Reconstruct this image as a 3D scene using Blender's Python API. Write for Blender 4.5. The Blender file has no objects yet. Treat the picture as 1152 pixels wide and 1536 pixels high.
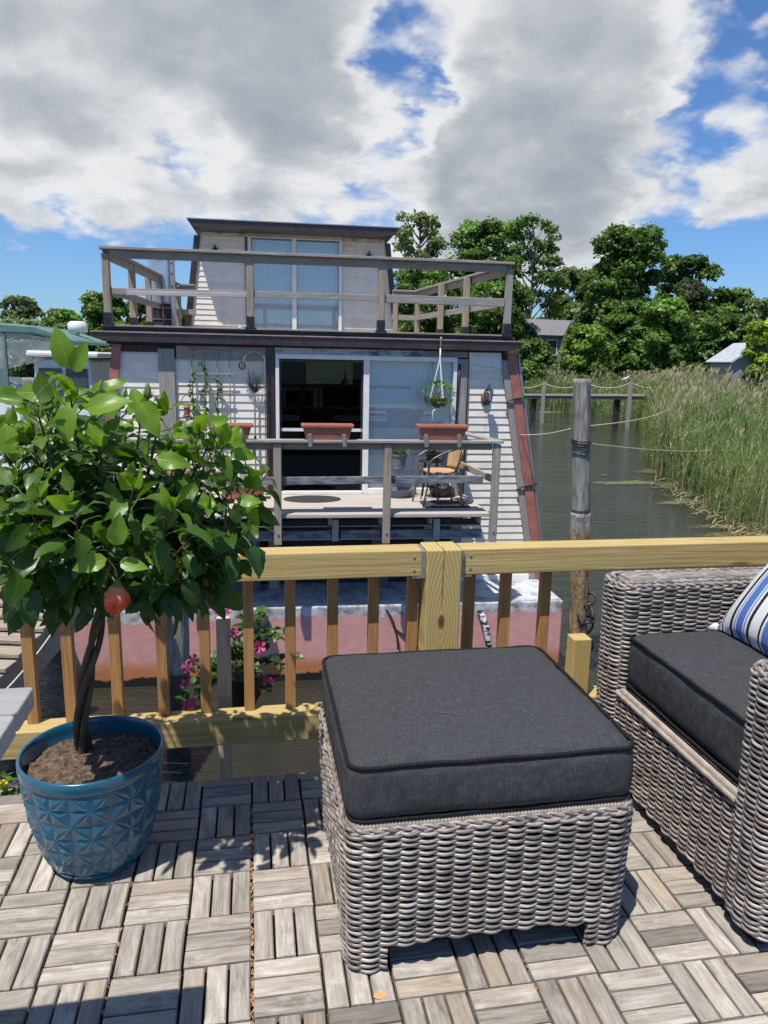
import bpy, math, random
import numpy as np
from mathutils import Vector, noise as mnoise
rnd = random.Random(7); rng = np.random.default_rng(11)
S = bpy.context.scene; COL = S.collection
PI = math.pi

# ------------------------------------------------------------------ camera
CH = 1.27
def _basis():
    y, p, q = [math.radians(v) for v in (10.3, 11.6, 1.2)]
    fh = np.array([math.sin(y), math.cos(y), 0]); r = np.array([math.cos(y), -math.sin(y), 0]); k = np.array([0, 0, 1.])
    f = fh*math.cos(p)-k*math.sin(p); u = fh*math.sin(p)+k*math.cos(p)
    return r*math.cos(q)+u*math.sin(q), u*math.cos(q)-r*math.sin(q), f
CR, CU, CF = _basis(); CP = np.array([0, 0, CH])
def ray(x, y): return CR*(x-576)/1109+CU*(768-y)/1109+CF
def atz(x, y, z): d = ray(x, y); return CP+d*((z-CH)/d[2])
def aty(x, y, Y): d = ray(x, y); return CP+d*(Y/d[1])
cam = bpy.data.cameras.new('camera'); co = bpy.data.objects.new('camera', cam); COL.objects.link(co)
cam.sensor_fit = 'VERTICAL'; cam.sensor_height = 36; cam.lens = 36*1109/1536
cam.clip_start = 0.02; cam.clip_end = 6000
from mathutils import Matrix
M = Matrix(((CR[0], CU[0], -CF[0], 0), (CR[1], CU[1], -CF[1], 0), (CR[2], CU[2], -CF[2], CH), (0, 0, 0, 1)))
co.matrix_world = M
S.camera = co

# ------------------------------------------------------------------ node helpers / materials
class N:
    def __init__(s, name):
        s.m = bpy.data.materials.new(name); s.m.use_nodes = True; s.t = s.m.node_tree; s.t.nodes.clear()
        s.out = s.t.nodes.new('ShaderNodeOutputMaterial')
    def n(s, typ, **kw):
        x = s.t.nodes.new('ShaderNode'+typ)
        for k, v in kw.items():
            if k.startswith('i_'):
                x.inputs[k[2:].replace('_', ' ')].default_value = v
            else: setattr(x, k, v)
        return x
    def l(s, a, b): s.t.links.new(a, b)
    def math(s, op, a, b=0.5, clamp=False):
        x = s.n('Math', operation=op, use_clamp=clamp)
        for i, v in enumerate((a, b)):
            if isinstance(v, (int, float)): x.inputs[i].default_value = v
            else: s.l(v, x.inputs[i])
        return x.outputs[0]
    def mix(s, f, a, b, blend='MIX'):
        x = s.n('Mix', data_type='RGBA', blend_type=blend)
        for i, v in ((0, f), (6, a), (7, b)):
            if isinstance(v, (int, float)): x.inputs[i].default_value = v
            elif isinstance(v, tuple): x.inputs[i].default_value = v if len(v) == 4 else (*v, 1)
            else: s.l(v, x.inputs[i])
        return x.outputs[2]
    def attr(s, name): return s.n('Attribute', attribute_name=name).outputs['Fac']
    def coord(s, scale=(1, 1, 1), seed=True, kind='Object'):
        tc = s.n('TexCoord').outputs[kind]
        if seed:
            cx = s.n('CombineXYZ'); a = s.attr('seed')
            for i in range(3): s.l(s.math('MULTIPLY', a, (7.3, 11.1, 5.7)[i]), cx.inputs[i])
            ad = s.n('VectorMath', operation='ADD'); s.l(tc, ad.inputs[0]); s.l(cx.outputs[0], ad.inputs[1]); tc = ad.outputs[0]
        mp = s.n('Mapping'); mp.inputs['Scale'].default_value = scale; s.l(tc, mp.inputs['Vector'])
        return mp.outputs[0]
    def noise(s, vec, scale=5, detail=4, rough=.55, dist=0):
        x = s.n('TexNoise'); x.inputs['Scale'].default_value = scale; x.inputs['Detail'].default_value = detail
        x.inputs['Roughness'].default_value = rough; x.inputs['Distortion'].default_value = dist
        s.l(vec, x.inputs['Vector']); return x.outputs['Fac']
    def ramp(s, f, stops):
        x = s.n('ValToRGB'); e = x.color_ramp.elements
        while len(e) < len(stops): e.new(.5)
        for i, (p, c) in enumerate(stops):
            e[i].position = p; e[i].color = (*c, 1) if len(c) == 3 else c
        s.l(f, x.inputs[0]); return x.outputs[0]
    def step(s, f, a, b):
        x = s.n('MapRange', interpolation_type='SMOOTHSTEP'); x.inputs[1].default_value = a; x.inputs[2].default_value = b
        s.l(f, x.inputs[0]); return x.outputs[0]
    def tinted(s, col):
        a = s.math('ADD', s.attr('tint'), 1.0); c = s.n('CombineColor')
        for i in range(3): s.l(a, c.inputs[i])
        return s.mix(1.0, col, c.outputs[0], 'MULTIPLY')
    def bump(s, h, strength=.3, dist=.01):
        b = s.n('Bump'); b.inputs['Strength'].default_value = strength; b.inputs['Distance'].default_value = dist
        s.l(h, b.inputs['Height']); return b.outputs[0]
    def bsdf(s, col, rough=.6, spec=.5, metal=0, normal=None, coat=0, trans=None, alpha=None):
        p = s.n('BsdfPrincipled')
        if isinstance(col, tuple): p.inputs['Base Color'].default_value = (*col, 1)
        else: s.l(col, p.inputs['Base Color'])
        if isinstance(rough, (int, float)): p.inputs['Roughness'].default_value = rough
        else: s.l(rough, p.inputs['Roughness'])
        p.inputs['Specular IOR Level'].default_value = spec; p.inputs['Metallic'].default_value = metal
        p.inputs['Coat Weight'].default_value = coat; p.inputs['Coat Roughness'].default_value = .08
        if normal: s.l(normal, p.inputs['Normal'])
        s.p = p; return p.outputs[0]
    def done(s, sh): s.l(sh, s.out.inputs['Surface']); return s.m

def sub3(a, k): return tuple(max(0, x*k) for x in a)
def m_wood(name, light, dark, axis, fine=70, along=3, rough=.75, bump=.35, blotch=None, knots=False, spec=.25):
    k = N(name); sc = [fine]*3; sc['xyz'.index(axis)] = along
    v = k.coord(tuple(sc)); g = k.noise(v, 1, 6, .65, .6)
    v2 = k.coord((2.2, 2.2, 2.2)); b = k.noise(v2, 1.6, 4)
    col = k.ramp(g, [(.28, dark), (.5, tuple((a+c)/2 for a, c in zip(light, dark))), (.68, light)])
    if blotch: col = k.mix(k.step(b, .42, .72), col, blotch)
    if knots:
        sc2 = [14]*3; sc2['xyz'.index(axis)] = 2.4
        vv = k.n('TexVoronoi'); vv.inputs['Scale'].default_value = 1; k.l(k.coord(tuple(sc2)), vv.inputs['Vector'])
        col = k.mix(k.step(vv.outputs['Distance'], .16, .05), col, sub3(dark, .45))
        sc3 = [9]*3; sc3['xyz'.index(axis)] = .9
        w = k.n('TexWave', wave_type='RINGS'); w.inputs['Scale'].default_value = 2.5; w.inputs['Distortion'].default_value = 5; w.inputs['Detail'].default_value = 2
        k.l(k.coord(tuple(sc3)), w.inputs['Vector'])
        col = k.mix(k.math('MULTIPLY', w.outputs['Fac'], .38), col, dark)
    col = k.tinted(col)
    return k.done(k.bsdf(col, rough, spec, normal=k.bump(g, bump, .004)))
def m_noise(name, c1, c2, scale=8, rough=.6, bump=0, bs=60, metal=0, spec=.5, detail=5, coat=0, stretch=(1, 1, 1), lo=.35, hi=.65):
    k = N(name); f = k.noise(k.coord(stretch), scale, detail, .6); col = k.tinted(k.ramp(f, [(lo, c1), (hi, c2)]))
    nm = k.bump(k.noise(k.coord(), bs, 3), bump, .01) if bump else None
    return k.done(k.bsdf(col, rough, spec, metal, nm, coat))
def m_leaf(name, c1, c2, scale=1.2, trans=.35, rough=.5, tcol=None, spec=.3):
    k = N(name); f = k.noise(k.coord(), scale, 3); col = k.tinted(k.ramp(f, [(.35, c1), (.65, c2)]))
    a = k.bsdf(col, rough, spec)
    t = k.n('BsdfTranslucent'); k.l(k.mix(1, col, tcol or (1.5, 1.7, .6), 'MULTIPLY'), t.inputs[0])
    mx = k.n('MixShader'); mx.inputs[0].default_value = trans; k.l(a, mx.inputs[1]); k.l(t.outputs[0], mx.inputs[2])
    return k.done(mx.outputs[0])

MT = {}
def m_slat(name, axis):
    k = N(name); sc = [120]*3; sc['xyz'.index(axis)] = 9
    g = k.noise(k.coord(tuple(sc)), 1, 5, .65, .5); sc2 = [26]*3; sc2['xyz'.index(axis)] = 5; g2 = k.noise(k.coord(tuple(sc2)), 1, 6, .7, 1.2); b = k.noise(k.coord((1, 1, 1)), 16, 6, .7); sp_ = k.noise(k.coord((1, 1, 1)), 130, 3, .7)
    col = k.ramp(k.math('ADD', k.math('MULTIPLY', g, .45), k.math('MULTIPLY', g2, .55)), [(.33, (.125, .109, .091)), (.45, (.265, .238, .203)), (.56, (.37, .338, .292)), (.68, (.49, .455, .40))])
    col = k.mix(k.math('MULTIPLY', k.step(b, .50, .72), .55), col, (.27, .235, .19)); col = k.mix(k.math('MULTIPLY', k.step(b, .46, .30), .45), col, (.50, .475, .43))
    col = k.mix(k.math('MULTIPLY', k.step(sp_, .66, .76), .5), col, (.10, .085, .07)); w = k.math('FRACT', k.math('MULTIPLY', k.attr('seed'), 17.3)); col = k.mix(k.math('MULTIPLY', k.step(w, .85, .97), .32), col, (.34, .25, .16))
    return k.done(k.bsdf(k.tinted(col), .85, .2, normal=k.bump(k.math('ADD', g, k.math('MULTIPLY', g2, .8)), .55, .003)))
MT['slat_x'] = m_slat('slat wood across', 'x'); MT['slat_y'] = m_slat('slat wood along', 'y')
MT['pine_x'] = m_wood('treated pine along x', (.58, .45, .20), (.33, .23, .08), 'x', 75, 2.2, .7, .5, (.48, .39, .17), knots=True)
MT['pine_z'] = m_wood('treated pine upright', (.55, .42, .18), (.37, .26, .09), 'z', 28, 1.6, .6, .2, (.5, .38, .15), knots=True)
MT['cedar_z'] = m_wood('orange baluster wood', (.50, .28, .11), (.25, .12, .045), 'z', 90, 3.5, .65, .4, (.42, .22, .08))
for a in 'xyz':
    MT['grey_'+a] = m_wood('weathered grey wood '+a, (.42, .395, .365), (.19, .172, .155), a, 60, 3, .85, .5, (.27, .255, .235))
    MT['tan_'+a] = m_wood('weathered tan wood '+a, (.42, .35, .27), (.20, .155, .11), a, 60, 3, .85, .4, (.33, .29, .24))
MT['table_wood'] = m_wood('silver grey table wood', (.42, .41, .40), (.24, .235, .23), 'x', 130, 9, .8, .4, (.34, .33, .32))
MT['plank'] = m_wood('balcony planks', (.52, .47, .42), (.33, .29, .25), 'x', 40, 2, .8, .3)
MT['iron'] = m_noise('black iron', (.012, .012, .013), (.03, .028, .027), 30, .45)
MT['galv'] = m_noise('galvanised steel', (.30, .31, .32), (.45, .46, .47), 40, .45, metal=.7)
MT['white'] = m_noise('white vinyl', (.70, .70, .68), (.80, .80, .78), 6, .4)
MT['brown'] = m_noise('dark brown fascia', (.030, .018, .016), (.055, .034, .030), 8, .35, spec=.6)
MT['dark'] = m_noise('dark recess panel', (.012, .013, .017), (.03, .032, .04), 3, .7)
MT['terra'] = m_noise('terracotta plastic', (.36, .115, .07), (.45, .155, .10), 9, .55)
MT['soil'] = m_noise('potting soil', (.05, .035, .025), (.19, .14, .10), 70, .95, 1, 90, spec=.1)
MT['rubber'] = m_noise('rubber mat', (.02, .021, .022), (.05, .05, .05), 60, .9, .6, 160)
MT['straw'] = m_noise('tan wicker', (.40, .26, .12), (.54, .36, .18), 60, .6, .6, 150)
MT['bronze'] = m_noise('bronze tube', (.11, .075, .045), (.19, .13, .08), 30, .35, metal=.3)
MT['rope'] = m_noise('pale rope', (.5, .45, .33), (.66, .6, .45), 80, .9)

# ------------------------------------------------------------------ mesh builder
class MB:
    def __init__(s): s.v = []; s.f = []; s.nv = 0; s.tint = []; s.seed = []; s.mi = []
    def add(s, V, F, tint=0., mi=0, seed=None):
        V = np.asarray(V, float).reshape(-1, 3); o = s.nv; s.v.append(V); s.nv += len(V)
        sd = rnd.random() if seed is None else seed
        arr = isinstance(tint, np.ndarray)
        for i, f in enumerate(F):
            s.f.append(tuple(int(a)+o for a in f)); s.tint.append(float(tint[i]) if arr else tint); s.seed.append(sd); s.mi.append(mi)
        return s
    def hexa(s, P, **k): # 8 pts: bottom 4 ccw, top 4 ccw
        return s.add(P, [(3, 2, 1, 0), (4, 5, 6, 7), (0, 1, 5, 4), (1, 2, 6, 5), (2, 3, 7, 6), (3, 0, 4, 7)], **k)
    def box(s, x0, x1, y0, y1, z0, z1, **k):
        return s.hexa([(x0, y0, z0), (x1, y0, z0), (x1, y1, z0), (x0, y1, z0), (x0, y0, z1), (x1, y0, z1), (x1, y1, z1), (x0, y1, z1)], **k)
    def beam(s, a, b, w, h, up=(0, 0, 1), **k):
        a = np.array(a, float); b = np.array(b, float); d = b-a; d /= np.linalg.norm(d); up = np.array(up, float)
        sd = np.cross(d, up); sd /= np.linalg.norm(sd); u = np.cross(sd, d); P = []
        for c in (a, b):
            for (i, j) in ((-1, -1), (1, -1), (1, 1), (-1, 1)): P.append(c+sd*i*w/2+u*j*h/2)
        return s.add(P, [(0, 3, 2, 1), (4, 5, 6, 7), (0, 1, 5, 4), (1, 2, 6, 5), (2, 3, 7, 6), (3, 0, 4, 7)], **k)
    def tube(s, pts, r, n=8, cap=True, closed=False, **k):
        P = np.asarray(pts, float); m = len(P); R = np.broadcast_to(np.asarray(r, float), (m,))
        T = np.gradient(P, axis=0) if not closed else np.roll(P, -1, 0)-np.roll(P, 1, 0)
        T /= np.linalg.norm(T, axis=1, keepdims=True)+1e-12
        ref = np.array([0, 0, 1.]) if abs(T[0][2]) < .9 else np.array([1., 0, 0]); V = []
        u = np.cross(T[0], ref); u /= np.linalg.norm(u)
        for i in range(m):
            u = u-T[i]*np.dot(u, T[i]); u /= np.linalg.norm(u)+1e-12; w = np.cross(T[i], u)
            for j in range(n):
                a = 2*PI*j/n; V.append(P[i]+R[i]*(u*math.cos(a)+w*math.sin(a)))
        F = []
        for i in range(m if closed else m-1):
            for j in range(n):
                a, b = i*n+j, i*n+(j+1) % n; c = ((i+1) % m)*n
                F.append((a, b, c+(j+1) % n, c+j))
        if cap and not closed: F += [tuple(range(n-1, -1, -1)), tuple((m-1)*n+j for j in range(n))]
        return s.add(V, F, **k)
    def lathe(s, prof, c=(0, 0, 0), n=24, sx=1, sy=1, **k):
        V = []; F = []
        for (r, z) in prof:
            for j in range(n):
                a = 2*PI*j/n; V.append((c[0]+r*math.cos(a)*sx, c[1]+r*math.sin(a)*sy, c[2]+z))
        for i in range(len(prof)-1):
            for j in range(n): F.append((i*n+j, i*n+(j+1) % n, (i+1)*n+(j+1) % n, (i+1)*n+j))
        F += [tuple(range(n-1, -1, -1)), tuple((len(prof)-1)*n+j for j in range(n))]
        return s.add(V, F, **k)
    def prism(s, poly, y0, y1, **k): # poly in (x,z), extruded along y
        n = len(poly); V = [(x, y0, z) for x, z in poly]+[(x, y1, z) for x, z in poly]
        F = [tuple(range(n)), tuple(range(2*n-1, n-1, -1))]+[(i+n, (i+1) % n+n, (i+1) % n, i) for i in range(n)]
        return s.add(V, F, **k)
    def extrude(s, poly, z0, z1, **k): # poly in (x,y)
        n = len(poly); V = [(x, y, z0) for x, y in poly]+[(x, y, z1) for x, y in poly]
        F = [tuple(range(n-1, -1, -1)), tuple(range(n, 2*n))]+[(i, (i+1) % n, (i+1) % n+n, i+n) for i in range(n)]
        return s.add(V, F, **k)
    def build(s, name, mats, parent=None, smooth=False, bevel=0, seg=1, pattr=None, loc=None, kind=None, auto=None):
        me = bpy.data.meshes.new(name); V = np.concatenate(s.v) if s.v else np.zeros((0, 3))
        if loc is not None: V = V-np.asarray(loc)
        me.from_pydata(V.tolist(), [], s.f)
        for nm, ar in (('tint', s.tint), ('seed', s.seed)):
            a = me.attributes.new(nm, 'FLOAT', 'FACE'); a.data.foreach_set('value', np.array(ar, np.float32))
        for nm, ar in (pattr or {}).items():
            a = me.attributes.new(nm, 'FLOAT', 'POINT'); a.data.foreach_set('value', np.array(ar, np.float32))
        for m in (mats if isinstance(mats, (list, tuple)) else [mats]): me.materials.append(MT[m] if isinstance(m, str) else m)
        me.polygons.foreach_set('material_index', s.mi)
        if smooth: me.polygons.foreach_set('use_smooth', [True]*len(s.f))
        me.update(); o = bpy.data.objects.new(name, me); COL.objects.link(o)
        if parent: o.parent = parent
        if loc is not None: o.location = loc
        if bevel:
            b = o.modifiers.new('bevel', 'BEVEL'); b.width = bevel; b.segments = seg; b.limit_method = 'ANGLE'; b.angle_limit = .6
        if kind: o['kind'] = kind
        return o

def thing(name, label, cat, loc=(0, 0, 0), rz=0, group=None):
    o = bpy.data.objects.new(name, None); o.empty_display_size = .1; COL.objects.link(o); o.location = loc; o.rotation_euler = (0, 0, rz)
    return tag(o, label, cat, group)
def tag(o, label, cat, group=None):
    o['label'] = label; o['category'] = cat
    if group: o['group'] = group
    return o
def copy_tree(o, parent=None):
    c = o.copy(); COL.objects.link(c); c.parent = parent
    for ch in list(o.children): copy_tree(ch, c)
    return c
def nz(p, s=1.): return mnoise.noise(Vector((p[0]*s, p[1]*s, p[2]*s)))

def rrect(x0, x1, y0, y1, r, step):
    """closed rounded rectangle, ccw; returns points and outward normals"""
    P = []; Nn = []
    cs = [(x1-r, y0+r, -PI/2), (x1-r, y1-r, 0), (x0+r, y1-r, PI/2), (x0+r, y0+r, PI)]
    for i, (cx, cy, a0) in enumerate(cs):
        k = max(3, int(r*PI/2/step)+1)
        for j in range(k+1):
            a = a0+PI/2*j/k; P.append((cx+r*math.cos(a), cy+r*math.sin(a))); Nn.append((math.cos(a), math.sin(a)))
        nx = cs[(i+1) % 4]; a = a0+PI/2; e = (nx[0]+r*math.cos(a), nx[1]+r*math.sin(a)); q = P[-1]
        L = math.hypot(e[0]-q[0], e[1]-q[1]); m = max(1, int(L/step))
        for j in range(1, m): P.append((q[0]+(e[0]-q[0])*j/m, q[1]+(e[1]-q[1])*j/m)); Nn.append((math.cos(a), math.sin(a)))
    return np.array(P), np.array(Nn)
def weave(mb, P, Nn, z0, z1, closed=True, w=.0385, pitch=.0071, r=.0041, A=.0056, mask=None, flare=0, n=6, jit=.25):
    """rows of round strands going over and under upright stakes"""
    d = np.linalg.norm(np.diff(np.vstack([P, P[:1]]) if closed else P, axis=0), axis=1); s = np.concatenate([[0], np.cumsum(d)])
    L = s[-1]; m = len(P); s = s[:m]
    if closed:
        k = max(2, 2*round(L/w/2)); s = s/L*k
    else: s = s/w
    ang = np.arange(n)*2*PI/n; nr = int((z1-z0)/pitch)
    for j in range(nr+1):
        z = z0+j*pitch; off = A*np.sin(PI*(s+.5)+PI*j); f = flare*(z-z0)
        jz = .0009*np.sin(s*.7+j*2.1+z0*9)+.0005*np.sin(s*2.3+j*1.3)+rng.normal()*.0003; off = off*(1+.15*np.sin(s*1.1+j*1.9)+.06*rng.normal())
        V = np.zeros((m, n, 3))
        for a in range(n):
            o = off+f+r*math.cos(ang[a])*.95
            V[:, a, 0] = P[:, 0]+Nn[:, 0]*o; V[:, a, 1] = P[:, 1]+Nn[:, 1]*o; V[:, a, 2] = z+jz+r*math.sin(ang[a])
        F = []; T = []; col = rnd.uniform(-jit, jit)
        for i in range(m if closed else m-1):
            i2 = (i+1) % m
            if mask is not None and not (mask(P[i], z) and mask(P[i2], z)): continue
            if rnd.random() < .03: col = rnd.uniform(-jit, jit*1.3)
            for a in range(n):
                b = (a+1) % n; F.append((i*n+b, i*n+a, i2*n+a, i2*n+b)); T.append(col)
        mb.add(V.reshape(-1, 3), F, tint=np.array(T), seed=rnd.random())
def wrapped_rim(mb, pts, r, closed=False, pitch=.0075, amp=.0016, n=10):
    """tube wrapped crosswise with thin cane"""
    P = np.array(pts, float); Q = np.vstack([P, P[:1]]) if closed else P
    d = np.concatenate([[0], np.cumsum(np.linalg.norm(np.diff(Q, axis=0), axis=1))]); L = d[-1]; k = int(L/pitch*4)
    s = np.linspace(0, L, k+1)[:-1] if closed else np.linspace(0, L, k+1)
    R = np.stack([np.interp(s, d, Q[:, i]) for i in range(3)], 1); rad = r+amp*np.sin(s/pitch*2*PI)
    mb.tube(R, rad, n, closed=closed, tint=.12)
def braid(mb, pts, nrm, r, amp, wl, closed=True):
    P = np.array(pts, float); Q = np.vstack([P, P[:1]]) if closed else P
    d = np.concatenate([[0], np.cumsum(np.linalg.norm(np.diff(Q, axis=0), axis=1))]); L = d[-1]; k = int(L/wl*8)
    if closed: wl = L/max(1, round(L/wl))
    s = np.linspace(0, L, k, endpoint=not closed); NN = np.vstack([nrm, nrm[:1]]) if closed else nrm
    R = np.stack([np.interp(s, d, Q[:, i]) for i in range(3)], 1); Nr = np.stack([np.interp(s, d, NN[:, i]) for i in range(2)], 1)
    for ph in (0, 2*PI/3, 4*PI/3):
        o = R.copy(); a = 2*PI*s/wl+ph
        o[:, 0] += Nr[:, 0]*amp*np.sin(2*a)*.6; o[:, 1] += Nr[:, 1]*amp*np.sin(2*a)*.6; o[:, 2] += amp*np.cos(a)
        mb.tube(o, r, 6, closed=closed, tint=rnd.uniform(-.1, .2))
def cushion(x0, x1, y0, y1, z0, z1, r=.03, dome=.012, bulge=.008, n=26, wr=.003, seed=0):
    """stuffed box cushion"""
    hx, hy, hz = (x1-x0)/2, (y1-y0)/2, (z1-z0)/2; c = np.array([(x0+x1)/2, (y0+y1)/2, (z0+z1)/2]); V = []; F = []; key = {}
    def vert(p):
        kk = tuple(round(t, 4) for t in p)
        if kk in key: return key[kk]
        q = np.array([p[0]*hx, p[1]*hy, p[2]*hz]); inn = np.clip(q, [-hx+r, -hy+r, -hz+r], [hx-r, hy-r, hz-r]); d = q-inn; L = np.linalg.norm(d)
        if L > 1e-9: q = inn+d/L*min(r, L*1.0 if L < r else r)
        u, v, w = p
        if True:
            q[2] += dome*(1-u*u)*(1-v*v)*(1 if w > 0 else .3)*abs(w)
            side = max(0, 1-w*w)
            if abs(u) > .99: q[0] += math.copysign(bulge*side*(1-.5*v*v), u)
            if abs(v) > .99: q[1] += math.copysign(bulge*side*(1-.5*u*u), v)
        P = c+q; k2 = wr*(nz(P+seed, 9)+.6*nz(P+seed+5, 22)); nn = q/np.linalg.norm(q); P = P+nn*k2
        if abs(w) < .95: # upright puckers on the boxing
            t = P[0] if abs(v) > .99 else P[1]; pk = wr*.9*max(0, nz((t*26, seed, 2.2)))*(1-w*w)
            P = P-np.array([nn[0], nn[1], 0])*pk
        key[kk] = len(V); V.append(P); return key[kk]
    g = np.linspace(-1, 1, n+1); g = np.sign(g)*np.abs(g)**.8; gz = np.linspace(-1, 1, 13)
    for ax in range(3):
        A, B = [(g, gz), (g, gz), (g, g)][ax] if ax < 2 else (g, g)
        for sgn in (-1, 1):
            for i in range(len(A)-1):
                for j in range(len(B)-1):
                    q = []
                    for (a, b) in ((i, j), (i+1, j), (i+1, j+1), (i, j+1)):
                        p = [0, 0, 0]
                        if ax == 0: p = [sgn, A[a], B[b]]
                        elif ax == 1: p = [A[a], sgn, B[b]]
                        else: p = [A[a], B[b], sgn]
                        q.append(vert(p))
                    if (ax != 1 and sgn < 0) or (ax == 1 and sgn > 0): q.reverse()
                    F.append(q)
    mb = MB(); mb.add(V, F, seed=.3); return mb

# ------------------------------------------------------------------ world and sun
SUN = Vector((.28, .30, -1)).normalized()
W = bpy.data.worlds.new('World'); S.world = W; W.use_nodes = True; wt = W.node_tree; wt.nodes.clear()
class WN(N):
    def __init__(s, t): s.t = t
k = WN(wt); wo = k.n('OutputWorld'); bg = k.n('Background'); bg.inputs['Strength'].default_value = .10
sky = k.n('TexSky', sky_type='NISHITA'); sky.sun_disc = False
sky.sun_elevation = math.asin(-SUN.z); sky.sun_rotation = math.atan2(-SUN.x, -SUN.y); sky.air_density = 1.0; sky.dust_density = .6; sky.ozone_density = 2.0
tc = k.n('TexCoord').outputs['Generated']
sx = k.n('SeparateXYZ'); k.l(tc, sx.inputs[0]); zz = k.math('ADD', k.math('MAXIMUM', sx.outputs[2], 0), .34)
cx = k.n('CombineXYZ'); k.l(k.math('DIVIDE', sx.outputs[0], zz), cx.inputs[0]); k.l(k.math('DIVIDE', sx.outputs[1], zz), cx.inputs[1])
dome = cx.outputs[0]
wn = k.n('TexNoise'); wn.inputs['Scale'].default_value = 4.2; wn.inputs['Detail'].default_value = 5; wn.inputs['Roughness'].default_value = .6; k.l(dome, wn.inputs['Vector'])
w1_ = k.n('VectorMath', operation='SUBTRACT'); k.l(wn.outputs['Color'], w1_.inputs[0]); w1_.inputs[1].default_value = (.5, .5, .5)
w2_ = k.n('VectorMath', operation='SCALE'); k.l(w1_.outputs[0], w2_.inputs[0]); w2_.inputs['Scale'].default_value = .17
w3_ = k.n('VectorMath', operation='ADD'); k.l(tc, w3_.inputs[0]); k.l(w2_.outputs[0], w3_.inputs[1])
nv = k.n('VectorMath', operation='NORMALIZE'); k.l(w3_.outputs[0], nv.inputs[0])
def hole(d, r0, r1, amt):
    dt = k.n('VectorMath', operation='DOT_PRODUCT'); dt.inputs[1].default_value = Vector(d).normalized(); k.l(nv.outputs[0], dt.inputs[0])
    return k.math('MULTIPLY', k.step(dt.outputs['Value'], math.cos(math.radians(r1)), math.cos(math.radians(r0))), amt)
def vor(vec, scale, sm=.6):
    x = k.n('TexVoronoi', feature='SMOOTH_F1'); x.inputs['Scale'].default_value = scale; x.inputs['Smoothness'].default_value = sm; k.l(vec, x.inputs['Vector']); return x.outputs['Distance']
wv2 = k.n('VectorMath', operation='SCALE'); k.l(w1_.outputs[0], wv2.inputs[0]); wv2.inputs['Scale'].default_value = .34
pd = k.n('VectorMath', operation='ADD'); k.l(dome, pd.inputs[0]); k.l(wv2.outputs[0], pd.inputs[1]); pd = pd.outputs[0]
puff = k.math('ADD', k.math('MULTIPLY', vor(pd, 5.0, .8), .58), k.math('MULTIPLY', vor(pd, 13, .7), .42))   # low inside a puff
f1 = k.noise(dome, 1.9, 6, .5, .1); f2 = k.noise(dome, 8.5, 9, .62, .15)
cov = k.math('ADD', k.math('MULTIPLY', f1, .66), k.math('MULTIPLY', f2, .26))
cov = k.math('ADD', cov, k.math('MULTIPLY', k.math('SUBTRACT', .42, puff), .50))
cov = k.math('ADD', cov, k.math('MULTIPLY', k.math('SUBTRACT', k.step(sx.outputs[2], .05, .21), .56), .40))
# the cloud bank stands over the far shore; unseen sky overhead and behind is cleared to lower the ambient light
front = k.math('MULTIPLY', k.step(sx.outputs[1], .05, .45), k.step(sx.outputs[2], .80, .48))
cov = k.math('ADD', cov, k.math('MULTIPLY', k.math('SUBTRACT', front, 1.0), .34))
HOLES = [((622, 20), .3, 5, -.18), ((604, 90), .3, 4.2, -.23), ((592, 160), .3, 4.2, -.23), ((585, 215), .3, 3, -.06), ((575, 280), .3, 4.5, -.20), ((1130, 92), .3, 7, -.34), ((1010, 225), .3, 5, -.28), ((1040, 335), 1, 7, -.20), ((1120, 400), 1, 9, -.22), ((220, 380), 2, 13, -.26), ((500, 318), .5, 5.5, -.22), ((690, 300), 1, 5, .04),
         ((60, 400), 1, 7, -.12), ((20, 345), .4, 3, .2), ((1095, 235), 1, 6, .24), ((1115, 300), .5, 4, .16), ((740, 300), 2, 9, .18), ((300, 180), 4, 20, .20), ((850, 130), 4, 15, .20), ((830, 280), 3, 10, .10), ((120, 290), 1, 7, .10), ((480, 255), 1, 7, .10), ((640, 345), 1, 5, .10), ((450, 40), 2, 8, .06)]
for p, a, b, amt in HOLES: cov = k.math('ADD', cov, hole(ray(*p), a, b, amt))
mask = k.step(cov, .37, .60)
f3 = k.noise(dome, 1.3, 4, .5, .2); f4 = k.noise(dome, 5.0, 7, .55, .25)
# grey bases where the cloud is thick, white puffs towards its edges and creases between puffs
thick = k.math('ADD', k.math('MULTIPLY', k.step(cov, .52, 1.0), .66), k.math('ADD', k.math('MULTIPLY', k.math('SUBTRACT', f3, .5), 1.5), k.math('ADD', k.math('MULTIPLY', k.math('SUBTRACT', f4, .5), 1.5), k.math('MULTIPLY', k.math('SUBTRACT', puff, .36), .75))), True)
ccol = k.ramp(thick, [(.0, (7.0, 7.1, 7.25)), (.2, (5.9, 6.05, 6.3)), (.45, (4.5, 4.75, 5.05)), (.7, (3.6, 3.98, 4.4)), (1, (3.0, 3.36, 3.8))])
skyc = k.mix(1, sky.outputs[0], (.60, .86, 1.20), 'MULTIPLY')
k.l(k.mix(mask, skyc, ccol), bg.inputs['Color']); k.l(bg.outputs[0], wo.inputs[0])
sl = bpy.data.lights.new('sun', 'SUN'); sl.energy = 5.0; sl.angle = math.radians(.53); sl.color = (1, .94, .86)
so = bpy.data.objects.new('sun', sl); COL.objects.link(so); so.rotation_euler = SUN.to_track_quat('-Z', 'Y').to_euler(); so.location = (-5, -5, 20)
S.view_settings.view_transform = 'Standard'; S.view_settings.look = 'None'; S.view_settings.gamma = 1; S.view_settings.use_curve_mapping = False
S.view_settings.exposure = 0.22
S.cycles.max_bounces = 8; S.cycles.transparent_max_bounces = 24

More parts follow.
